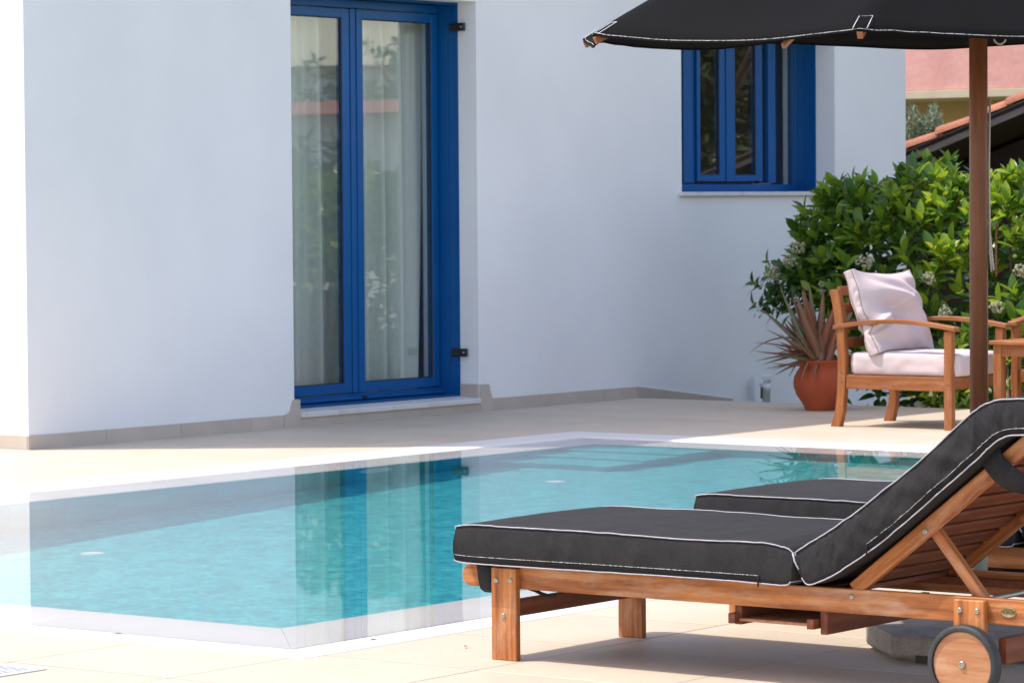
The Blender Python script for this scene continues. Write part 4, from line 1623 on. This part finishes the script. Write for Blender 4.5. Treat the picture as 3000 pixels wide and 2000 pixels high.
Lf, Rt = -Rv, Rv
for i in range(30):
    t_ = i / 30
    az = ra.uniform(0, 2 * math.pi)
    el = math.radians(ra.uniform(40, 86))
    bx = ra.uniform(0, 0.06)
    d = Vector((math.cos(az) * math.cos(el), math.sin(az) * math.cos(el), math.sin(el)))
    ln = ra.uniform(0.30, 0.52) * (0.72 + 0.33 * math.sin(el))
    aloe_leaf((math.cos(az) * bx, math.sin(az) * bx, ra.uniform(0, 0.07)), d, ln, ra.uniform(0.036, 0.056), ra.uniform(-0.05, 0.5), aloe_m, ra.uniform(-0.3, 0.3))
for i in range(24):
    az = ra.uniform(math.radians(150), math.radians(290))
    el = math.radians(ra.uniform(-12, 35))
    d = Vector((math.cos(az) * math.cos(el), math.sin(az) * math.cos(el), math.sin(el)))
    aloe_leaf((math.cos(az) * 0.05, math.sin(az) * 0.05, ra.uniform(0.0, 0.08)), d, ra.uniform(0.24, 0.42), ra.uniform(0.019, 0.031), ra.uniform(-0.5, 0.6), aloe_m, ra.uniform(-0.5, 0.5))
# long arching leaf to the left and hanging dry ones
aloe_leaf((-0.05, -0.02, 0.12), Lf + Vector((0, 0, 0.75)), 0.44, 0.019, -1.5, aloe_m)
aloe_leaf((0.0, -0.10, 0.04), Vector((0.0, -0.7, -0.25)), 0.20, 0.012, -1.3, dry_leaf)
aloe_leaf((-0.10, -0.06, 0.03), Lf * 0.7 + Vector((0, 0, -0.5)), 0.14, 0.014, -1.0, dry_leaf)
aloe_leaf((0.04, -0.09, 0.03), Vector((0.3, -0.9, -0.35)), 0.17, 0.015, -1.2, dry_leaf)
tube("stem", [(0, 0, -0.012), (0, 0, 0.05), (0.01, 0, 0.10)], 0.03, bark, aloe, 10)

pp = thing("standpipe", "short white plastic pipe standing at the foot of the white wall", "pipe", (-13.215, 20.63, -0.32))
lathe("pipe", [(0.0001, 0.0), (0.029, 0.0), (0.029, 0.30), (0.033, 0.302), (0.033, 0.345), (0.0295, 0.347), (0.0295, 0.362), (0.033, 0.364), (0.033, 0.412), (0.031, 0.416), (0.0001, 0.416)], (0, 0, 0), pvc, pp, 24)
tube("branch", [(0, -0.02, 0.325), (0, -0.055, 0.335), (0, -0.070, 0.35), (0, -0.072, 0.385)], 0.014, pvc, pp, 12)
tube("stub", [(0, -0.058, 0.33), (0, -0.060, 0.25)], 0.009, bark, pp, 8)

gr = thing("drain_grate", "white slotted drain grate set in the tiles at the lower left corner", "drain grate", (-6.905, 7.012, 0))
GX, GY = 0.40, 0.46
for (a, b) in (((-GX, -0.018), (0, 0)), ((-GX, -GY), (0, -GY + 0.018)), ((-GX, -GY + 0.018), (-GX + 0.018, -0.018)), ((-0.018, -GY + 0.018), (0, -0.018))):
    box("frame", (a[0], a[1], 0.0005), (b[0], b[1], 0.0040), pvc, gr, 0.0005)
box("dark_slot_sheet", (-GX + 0.018, -GY + 0.018, 0.0004), (-0.018, -0.018, 0.0014), gasket, gr)  # black sheet close under the bars, standing in for the slots' shade
nb = 17
barme = box_mesh("bar", 0.0095, GY - 0.036, 0.0018, 0.0003)
barme.materials.append(pvc)
for i in range(nb):
    link("bar", barme, gr, Matrix.Translation((-GX + 0.018 + (GX - 0.036) * (i + 0.5) / nb, -GY / 2, 0.0026)))
for j in range(5):
    y = -0.018 - (GY - 0.036) * (j + 1) / 6
    box("cross_bar", (-GX + 0.018, y - 0.004, 0.0014), (-0.018, y + 0.004, 0.0034), pvc, gr)


for (x, y, a, lab) in ((-7.28, 7.702, 0.4, "small dry brown leaf lying on the near left strip of the pool edge"), (-6.535, 8.02, 1.3, "tiny dry leaf on the pool edge left of the front lounger's foot"),
                      (-6.21, 8.05, 2.2, "tiny dry speck of leaf on the tiles between the pool edge and the lounger leg")):
    b3 = bmesh.new()
    q = [b3.verts.new(p) for p in ((-0.014, 0, 0.001), (0, -0.005, 0.004), (0.015, 0, 0.002), (0, 0.005, 0.0045))]
    b3.faces.new(q)
    dl = link("dry_leaf", from_bm("dry_leaf", b3), None, Matrix.Translation((x, y, 0.004)) @ Matrix.Rotation(a, 4, 'Z'), dry_leaf)
    md = dl.modifiers.new("t", 'SOLIDIFY')
    md.thickness = 0.0008
    tag(dl, lab, "leaf", "dry leaves blown on to the terrace")

# ================================================================== FOLIAGE
def leaf_geo(L, W, fold, curl, seg=4):
    """midrib leaf along +x, normal +z; returns verts, faces"""
    vs, fs = [], []
    for i in range(seg + 1):
        s = i / seg
        w_ = W * 0.5 * (math.sin(math.pi * min(1, s * 0.94 + 0.06)) ** 0.75) if 0 < i < seg else 0.0
        x = L * s
        z = -curl * s * s * L
        if w_ == 0:
            vs.append((x, 0, z))
        else:
            vs += [(x, -w_, z + fold * w_), (x, 0, z), (x, w_, z + fold * w_)]
    # tip and base are single vertices
    base = 0
    first = 1
    fs += [(0, 1, 2), (0, 2, 3)]
    for i in range(seg - 2):
        a = first + i * 3
        fs += [(a, a + 3, a + 4, a + 1), (a + 1, a + 4, a + 5, a + 2)]
    a = first + (seg - 2) * 3
    tip = a + 3
    fs += [(a, tip, a + 1), (a + 1, tip, a + 2)]
    return vs, fs


def orient(d, n):
    x = d.normalized()
    z = (n - x * n.dot(x))
    if z.length < 1e-3:
        z = Vector((0, 0, 1)) - x * x.z
    z.normalize()
    y = z.cross(x)
    return Matrix((x, y, z)).transposed().to_4x4()


def shoot_leaves(r, p, up, n, L, W, spread=(35, 75), gap=0.012):
    """leaves in a whorl round a shoot tip at p pointing along up: list of matrices with scale"""
    out = []
    up = up.normalized()
    a0 = r.uniform(0, 6.28)
    t1 = up.orthogonal().normalized()
    t2 = up.cross(t1)
    for i in range(n):
        az = a0 + i * 2.4
        k = i / max(1, n - 1)
        op = math.radians(spread[0] + (spread[1] - spread[0]) * (1 - k) + r.uniform(-10, 10))
        rad = t1 * math.cos(az) + t2 * math.sin(az)
        d = up * math.cos(op) + rad * math.sin(op)
        nrm = up * math.sin(op) - rad * math.cos(op)
        q = orient(d, nrm + Vector((r.uniform(-.25, .25), r.uniform(-.25, .25), r.uniform(-.1, .25))))
        s = r.uniform(0.75, 1.12) * (0.72 + 0.28 * (1 - abs(k - 0.45) * 1.2))
        m_ = Matrix.Translation(p - up * gap * (n - i)) @ q @ Matrix.Scale(s, 4)
        out.append(m_)
    return out


def mass(name, geos, mats, parent, m, r):
    vs, fs, rn = [], [], []
    for M_ in mats:
        gv, gf = geos[r.randrange(len(geos))]
        k = len(vs)
        vs += [tuple(M_ @ Vector(v)) for v in gv]
        fs += [tuple(i + k for i in f) for f in gf]
        c = r.random()
        rn += [c] * len(gv)
    me = mesh(name, vs, fs, True)
    at = me.attributes.new("rnd", 'FLOAT', 'POINT')
    at.data.foreach_set("value", rn)
    o = link(name, me, parent, None, m)
    return o


rf = random.Random(5)
# ---- big laurel bush
LB = Vector((-10.55, 20.05, -0.32))
laurel = thing("laurel_shrub", "big glossy green laurel bush behind the armchair, against the white house corner", "shrub", tuple(LB))
geosL = [leaf_geo(0.150, 0.066, 0.35, 0.25), leaf_geo(0.135, 0.064, 0.2, 0.45), leaf_geo(0.160, 0.068, 0.45, 0.1)]


def laurel_top(x):
    """height of the leaf mass above z=0 along world x"""
    t = (x + 12.50) / 0.75
    h = 1.49 if t > 1 else 0.98 + 0.51 * max(0, 1 - (1 - t) ** 2) ** 0.5
    return h + 0.045 * math.sin(x * 7.0) + 0.03 * math.sin(x * 17.0 + 1)


allL = []
c2 = Vector((-10.45, 20.05, 0.62))
tries = 0
while tries < 1150:
    tries += 1
    x = rf.uniform(-12.40, -8.6)
    top = laurel_top(x)
    # shoot tips on the front, the top and inside
    mode = rf.random()
    if mode < 0.60:
        z = rf.uniform(0.55 if x < -11.9 else 0.15, top)
        q = z / max(top, 0.1)
        y = 19.30 + 0.50 * max(0, q - 0.55) ** 1.5 * 2 + rf.uniform(0, 0.16) + 0.35 * max(0, (-11.7 - x))
        nrm = Vector((-0.25 if x < -11.8 else 0.1, -0.75, 0.55 + 0.5 * q))
    elif mode < 0.8:
        y = rf.uniform(19.5, 20.6)
        z = top - 0.10 * abs(y - 20) + rf.uniform(-0.12, 0.04)
        nrm = Vector((0, -0.25, 1.0))
    else:
        y = rf.uniform(19.6, 20.4)
        z = rf.uniform(0.1, top - 0.1)
        nrm = Vector((0, -0.5, 0.8))
    if x < -12.0:
        nrm.x -= 0.6
        if z < 0.72:
            continue
    nrm += Vector((rf.uniform(-.4, .4), rf.uniform(-.3, .3), rf.uniform(.15, .9)))
    # gaps: thin out a darker hollow low on the right
    if mode < 0.6 and x > -11.75 and z < 1.0 and rf.random() < 0.62:
        continue
    if mode < 0.8:
        for M_ in shoot_leaves(rf, Vector((x, y, z)) - LB, nrm, rf.choice((5, 6, 7)), 0.11, 0.04, (16, 58), 0.018):
            allL.append(M_)
    else:
        for M_ in shoot_leaves(rf, Vector((x, y, z)) - LB, nrm, 5, 0.11, 0.04):
            allL.append(M_)


for i in range(170):
    x, y = rf.uniform(-12.15, -10.6), rf.uniform(19.75, 20.4)
    z = rf.uniform(0.1, 1.2)
    for M_ in shoot_leaves(rf, Vector((x, y, z)) - LB, Vector((rf.uniform(-.4, .4), -0.5, 0.8)), 6, 0.11, 0.04, (30, 80), 0.02):
        allL.append(M_)


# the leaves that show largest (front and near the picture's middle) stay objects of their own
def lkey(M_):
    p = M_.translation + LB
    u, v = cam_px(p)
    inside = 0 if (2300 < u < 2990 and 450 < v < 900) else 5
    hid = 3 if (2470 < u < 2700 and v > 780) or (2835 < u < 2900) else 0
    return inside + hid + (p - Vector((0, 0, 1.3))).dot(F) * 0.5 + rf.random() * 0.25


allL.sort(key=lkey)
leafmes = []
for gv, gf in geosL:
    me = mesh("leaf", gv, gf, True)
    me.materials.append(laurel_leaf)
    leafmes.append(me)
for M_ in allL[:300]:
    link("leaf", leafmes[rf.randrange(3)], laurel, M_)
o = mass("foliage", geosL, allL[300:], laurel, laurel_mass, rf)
o["kind"] = "stuff"
for i in range(26):
    x = rf.uniform(-12.0, -8.8)
    b0 = Vector((x * 0.5 + LB.x * 0.5, 20.0 + rf.uniform(-.2, .2), -0.32)) - LB
    b1 = Vector((x, 19.65 + rf.uniform(-.1, .4), laurel_top(x) - 0.3)) - LB
    mid = b0.lerp(b1, 0.5) + Vector((rf.uniform(-.1, .1), rf.uniform(-.1, .1), 0))
    tube("branch", [b0, mid, b1], 0.01, bark, laurel, 6, False, [0.018, 0.013, 0.006])


def flower_cluster(p, r, s=0.07, parent=None):
    bm_ = bmesh.new()
    for i in range(46):
        d = Vector((r.gauss(0, 1), r.gauss(0, 1), r.gauss(0, 0.8)))
        d.normalize()
        q = Vector(p) + d * s * r.uniform(0.55, 1.0) + Vector((0, 0, s * 0.3))
        bmesh.ops.create_icosphere(bm_, subdivisions=1, radius=r.uniform(0.006, 0.012), matrix=Matrix.Translation(q))
    o_ = link("flower_cluster", from_bm("flower_cluster", bm_), parent, None, flower_m)
    return o_


# ---- viburnum at the left with cream flower heads
VB = Vector((-12.2, 19.72, -0.32))
vib = thing("viburnum_shrub", "low dark shrub with cream flower heads between the wall and the pot", "shrub", tuple(VB))
geosV = [leaf_geo(0.115, 0.056, 0.2, 0.4), leaf_geo(0.10, 0.052, 0.1, 0.6)]
ms = []
for i in range(150):
    x = rf.uniform(-12.62, -11.75)
    z = rf.uniform(0.60, 0.98) - 0.2 * max(0, -12.3 - x)
    y = 19.45 + rf.uniform(0, 0.35)
    nrm = Vector((-0.4 + (x + 12.2), -0.6, rf.uniform(0.5, 1.2)))
    ms += shoot_leaves(rf, Vector((x, y, z)) - VB, nrm, rf.choice((4, 5, 6)), 0.1, 0.045, (28, 70))
mass("foliage", geosV, ms, vib, vib_mass, rf)["kind"] = "stuff"
for i in range(9):
    x = rf.uniform(-12.5, -11.9)
    p1 = Vector((x, 19.6, 0.35 + rf.uniform(0, .3))) - VB
    tube("branch", [(0, 0, 0), p1 * 0.5 + Vector((0.03, 0, 0.1)), p1], 0.008, bark, vib, 6, False, [0.014, 0.01, 0.005])
for (u, v) in ((2260, 810), (2335, 735), (2312, 772), (2420, 850)):
    # unproject on to the front of the bush
    yy = 19.42
    uu, vv = u - 1500, v - 1000
    X, Y = uu * cr - vv * sr, uu * sr + vv * cr
    d = F * FPX + Rv * X - U * Y
    k = yy / d.y
    flower_cluster(Vector((0, 0, 1.3)) + d * k - VB, rf, 0.055, vib)
for (u, v, yy) in ((2540, 775, 19.25), (2770, 920, 19.25), (2770, 1010, 19.3), (2990, 800, 19.2), (2720, 820, 19.25), (2920, 905, 19.25)):
    uu, vv = u - 1500, v - 1000
    X, Y = uu * cr - vv * sr, uu * sr + vv * cr
    d = F * FPX + Rv * X - U * Y
    k = yy / d.y
    flower_cluster(Vector((0, 0, 1.3)) + d * k - LB, rf, 0.06 if v < 800 else 0.045, laurel)

# ---- bright lime shrub low behind the armchair
for (cx, cy, n, lab) in ((-10.93, 19.27, 60, "small bright lime green shrub low behind the armchair seat"), (-10.50, 19.36, 55, "small bright lime green shrub behind the side table")):
    S0 = Vector((cx, cy, -0.32))
    sh = thing("lime_shrub", lab, "shrub", tuple(S0), 0, "lime green shrubs along the terrace edge")
    ms = []
    for i in range(n):
        a = rf.uniform(0, 6.28)
        rr = rf.uniform(0, 0.24)
        z = rf.uniform(0.05, 0.86 - rr * 0.9)
        ms += shoot_leaves(rf, Vector((math.cos(a) * rr, math.sin(a) * rr * 0.6, z)), Vector((math.cos(a) * 0.5, -0.5, 0.9)), 6, 0.1, 0.04, (25, 70))
    mass("foliage", [leaf_geo(0.085, 0.032, 0.3, 0.2), leaf_geo(0.075, 0.034, 0.2, 0.4)], ms, sh, lime_mass, rf)["kind"] = "stuff"
    for i in range(4):
        tube("stem", [(0, 0, 0), (rf.uniform(-.1, .1), rf.uniform(-.1, .1), 0.3), (rf.uniform(-.2, .2), rf.uniform(-.1, .1), 0.6)], 0.006, bark, sh, 6)

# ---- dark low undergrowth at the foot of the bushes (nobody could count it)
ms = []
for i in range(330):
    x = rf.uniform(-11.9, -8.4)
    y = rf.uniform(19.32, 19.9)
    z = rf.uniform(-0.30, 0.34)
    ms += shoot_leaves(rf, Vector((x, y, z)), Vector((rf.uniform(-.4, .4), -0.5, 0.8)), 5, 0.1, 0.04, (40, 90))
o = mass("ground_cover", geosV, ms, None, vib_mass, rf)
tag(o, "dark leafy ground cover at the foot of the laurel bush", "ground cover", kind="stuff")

# ================================================================== BEHIND: SHED, OLIVE, PINK HOUSE
shed = thing("open_shed", "dark open shed with a tiled gable roof behind the laurel bush", "shed", (-14.5, 26.0, -0.32))


def D(x, y, z):
    return (x + 14.5, y - 26.0, z + 0.32)


e0, e1 = Vector((-17.6, 26.0, 0.905)), Vector((-12.8, 26.0, 2.605))     # verge line, top of fascia
ux_ = (e1 - e0).normalized()
beam("fascia", Vector(D(*e0)) - Vector((0, 0, 0.055)), Vector(D(*e1)) - Vector((0, 0, 0.055)), 0.03, 0.10, grey_wood, shed, 0.003)
beam("fascia", Vector(D(*e1)) - Vector((0, 0, 0.055)), Vector(D(-9.6, 26.0, 1.45)) - Vector((0, 0, 0.055)), 0.03, 0.10, grey_wood, shed, 0.003)
for (a, b) in ((e0, e1), (e1, Vector((-9.6, 26.0, 1.45)))):
    vs = [D(a.x, 25.98, a.z - 0.02), D(b.x, 25.98, b.z - 0.02), D(b.x, 31.5, b.z - 0.02), D(a.x, 31.5, a.z - 0.02)]
    o = link("roof_deck", mesh("roof_deck", vs, [(0, 1, 2, 3)]), shed, None, dark_wood)
    md = o.modifiers.new("t", 'SOLIDIFY')
    md.thickness = 0.03
for (x0, y0, x1, y1) in ((-17.2, 31.3, -5, 31.4), (-17.3, 26.6, -17.2, 31.4), (-9.95, 26.6, -9.85, 31.4)):
    if y1 - y0 < 0.2:
        prism("rear_wall", [(-17.2 + 14.5, 0), (-9.9 + 14.5, 0), (-9.9 + 14.5, 1.78), (-12.8 + 14.5, 2.80), (-17.2 + 14.5, 1.25)], y0 - 26, y1 - 26, dark_wood, shed)
    else:
        box("side_wall", D(x0, y0, -0.32), D(x1, y1, 0.95), dark_wood, shed)
# dark sheet across the open front, in place of the shade inside
prism("front_shade_sheet", [(-17.2 + 14.5, 0), (-9.9 + 14.5, 0), (-9.9 + 14.5, 1.80), (-12.8 + 14.5, 2.82), (-17.2 + 14.5, 1.27)], 1.05, 1.09, dark_wood, shed)
# roof tiles: the verge row and the rows behind it, each tile overlapping the one below
step = 0.36
n_t = int((e1 - e0).length / step)
tv, tf = [], []
for i in range(9):
    a = math.pi * i / 8
    for (l, s_) in ((0.0, 1.0), (0.42, 0.86)):
        for q in (0.0, 0.014):
            tv.append((l, math.cos(a) * (0.098 * s_ - q), math.sin(a) * (0.075 * s_ - q)))
for i in range(8):
    a = i * 4
    b = a + 4
    tf += [(a, b, b + 2, a + 2), (a + 1, a + 3, b + 3, b + 1), (a, a + 1, b + 1, b), (a + 2, b + 2, b + 3, a + 3)]
tme = mesh("roof_tile", tv, tf, True)
tme.materials.append(rooftile)
zax = Vector((0, 1, 0)).cross(ux_) * -1
for row in range(6):
    for i in range(n_t):
        p = e0 + ux_ * (i * step)
        lift = 0.012
        mtx = Matrix((ux_, Vector((0, 1, 0)), ux_.cross(Vector((0, 1, 0))))).transposed().to_4x4()
        mtx = Matrix.Translation(Vector(D(p.x, p.y + row * 0.215 + 0.03, p.z)) + Vector((0, 0, lift + rf.uniform(-0.006, 0.006)))) @ mtx @ Matrix.Rotation(0.045 + rf.uniform(-0.012, 0.012), 4, 'Y')
        link("roof_tile", tme, shed, mtx)

# pink house far behind: balcony parapet over a recessed ochre wall
ph = thing("pink_house", "pink and ochre rendered house far behind the shed roof", "house", (-22, 38, -0.3))


def PH(x, y, z):
    return (x + 22, y - 38, z + 0.3)


box("parapet", PH(-34, 38.0, 2.70), PH(-8, 38.3, 5.2), pink_w, ph, 0.01)
box("balcony_slab", PH(-34, 37.95, 2.60), PH(-8, 39.4, 2.6995), mat("slab_render", (0.42, 0.36, 0.26), 0.85, (0.5, 0.45, 0.33), nscale=2), ph, 0.005)
box("ground_floor_wall", PH(-34, 39.4, -0.3), PH(-8, 39.7, 2.65), ochre_w, ph)
box("upper_wall", PH(-34, 39.4, 2.70), PH(-8, 39.7, 6.5), pink_w, ph)
box("rear_wall", PH(-34, 45, -0.3), PH(-8, 45.3, 6.5), ochre_w, ph)
box("roof", PH(-34.4, 38.6, 6.5), PH(-7.6, 45.6, 6.8), rooftile, ph)

# olive bush between the shed and the pink house
OB = Vector((-21.0, 33.8, -0.32))
ol = thing("olive_bush", "grey green olive bush rising above the shed roof tiles", "bush", tuple(OB))
ms = []
for i in range(620):
    u_ = rf.uniform(2600, 2830)
    yy = rf.uniform(33.2, 34.4)
    d = F * FPX + Rv * (u_ - 1500)
    x = d.x * yy / d.y
    top = 2.36 - 0.0016 * max(0, u_ - 2725) * 2.2 - (0.10 if u_ < 2680 else 0) + 0.12 * math.sin(u_ * 0.09)
    z = top - abs(rf.gauss(0, 0.28))
    ms += shoot_leaves(rf, Vector((x, yy, z)) - OB, Vector((rf.uniform(-.6, .6), rf.uniform(-.5, .4), 1.0)), 9, 0.1, 0.02, (18, 65), 0.018)
mass("foliage", [leaf_geo(0.095, 0.026, 0.2, 0.1, 3), leaf_geo(0.08, 0.024, 0.1, 0.2, 3)], ms, ol, olive_mass, rf)["kind"] = "stuff"
for i in range(6):
    tube("branch", [(0, 0, 0), (rf.uniform(-.4, .4), rf.uniform(-.2, .2), 1.2), (rf.uniform(-.9, .7), rf.uniform(-.3, .3), 2.2)], 0.03, bark, ol, 6, False, [0.05, 0.03, 0.01])


# ================================================================== WHAT THE DOOR AND WINDOW GLASS MIRROR
def far_house(loc, sx, sy, h, rh, label):
    t = thing("neighbour_house", label, "house", loc, 0)
    wl = box("wall", (-sx, -sy, 0), (sx, sy, h), plaster, t)
    # hipped roof with an eave
    e = 0.4
    vs = [(-sx - e, -sy - e, h), (sx + e, -sy - e, h), (sx + e, sy + e, h), (-sx - e, sy + e, h), (-sx * .5, 0, h + rh), (sx * .5, 0, h + rh)]
    link("roof", mesh("roof", vs, [(0, 1, 5, 4), (1, 2, 5), (2, 3, 4, 5), (3, 0, 4), (3, 2, 1, 0)]), t, None, red_roof)
    for x in (-sx * .55, 0, sx * .55):
        w_ = box("window", (x - 0.5, -sy - 0.02, 0.9), (x + 0.5, -sy + 0.05, 2.1), blue, t)
        box("pane", (x - 0.42, -sy - 0.03, 0.98), (x + 0.42, -sy - 0.021, 2.02), gasket, w_)
        w2 = box("window", (-sx - 0.02, x * sy / sx - 0.5, 0.9), (-sx + 0.05, x * sy / sx + 0.5, 2.1), blue, t)
        box("pane", (-sx - 0.03, x * sy / sx - 0.42, 0.98), (-sx - 0.021, x * sy / sx + 0.42, 2.02), gasket, w2)
    return t


far_house((4.2, 37.5, -0.3), 4.6, 2.6, 2.80, 0.28, "white bungalow with a red roof in the garden to the right of the view")
far_house((24.5, 64.0, -0.3), 3.0, 5.0, 4.7, 0.22, "tall white house with a red roof beyond the garden to the right of the view")


def tree(loc, h, r, n, seed, label, name="garden_tree", m=None):
    t = thing(name, label, "tree", loc, 0, "trees in the garden beyond the terrace")
    q = random.Random(seed)
    tube("trunk", [(0, 0, 0), (q.uniform(-.1, .1), q.uniform(-.1, .1), h * 0.3), (q.uniform(-.2, .2), 0, h * 0.75)], 0.1, bark, t, 8, False, [0.13, 0.09, 0.03])
    for i in range(6):
        a = q.uniform(0, 6.28)
        tube("limb", [(0, 0, h * 0.3), (math.cos(a) * r * .4, math.sin(a) * r * .4, h * 0.55), (math.cos(a) * r * .75, math.sin(a) * r * .75, h * 0.75)], 0.04, bark, t, 6, False, [0.05, 0.035, 0.012])
    lobes = [Vector((q.uniform(-r, r) * .6, q.uniform(-r, r) * .6, h * q.uniform(0.42, 0.88))) for _ in range(9)]
    ms_ = []
    for i in range(n):
        c_ = lobes[q.randrange(9)]
        d_ = Vector((q.gauss(0, 1), q.gauss(0, 1), q.gauss(0, 0.8))).normalized()
        p = c_ + d_ * r * 0.5 * q.uniform(0.5, 1.0)
        ms_ += shoot_leaves(q, p, d_ + Vector((0, 0, 0.5)), 6, 0.2, 0.08, (30, 85))
    mass("crown", [leaf_geo(0.20, 0.06, 0.2, 0.3, 3)] if m else [leaf_geo(0.24, 0.10, 0.2, 0.3, 3)], ms_, t, m or tree_mass, q)
    return t


# between the neighbour's bungalow and the terrace, and behind it
tree((-1.2, 30.0, -0.3), 2.3, 1.3, 300, 1, "low leafy tree in the garden beyond the terrace, nearest the bungalow")
tree((2.6, 32.2, -0.3), 2.0, 1.2, 260, 2, "low leafy tree in front of the white bungalow")
tree((-3.6, 27.5, -0.3), 2.2, 1.2, 260, 3, "small leafy tree between the shed and the bungalow")
tree((11.6, 47.5, -0.3), 3.9, 2.2, 420, 4, "tall dark tree behind the white bungalow on its left")
tree((8.2, 46.0, -0.3), 5.4, 2.0, 420, 5, "tall dark tree behind the white bungalow on its right")
tree((-4.4, 44.0, -0.3), 5.4, 2.8, 420, 6, "tall dark tree standing alone behind the shed ridge")
# dark cypress row that the window mirrors
for i, (x, y) in enumerate(((-2.6, 34.6), (-4.3, 34.0), (-5.9, 35.4), (-1.6, 37.8), (-3.5, 37.2))):
    tree((x, y, -0.3), 5.0, 1.7, 1100, 20 + i, ("dark dense evergreen beyond the shed, the one nearest the bungalow", "dark dense evergreen standing in the middle beyond the shed", "dark dense evergreen beyond the shed, the one nearest the pink house", "dark dense evergreen in the second row behind the bungalow corner", "dark dense evergreen in the second row behind the middle evergreen")[i], "evergreen_tree", ever_mass)
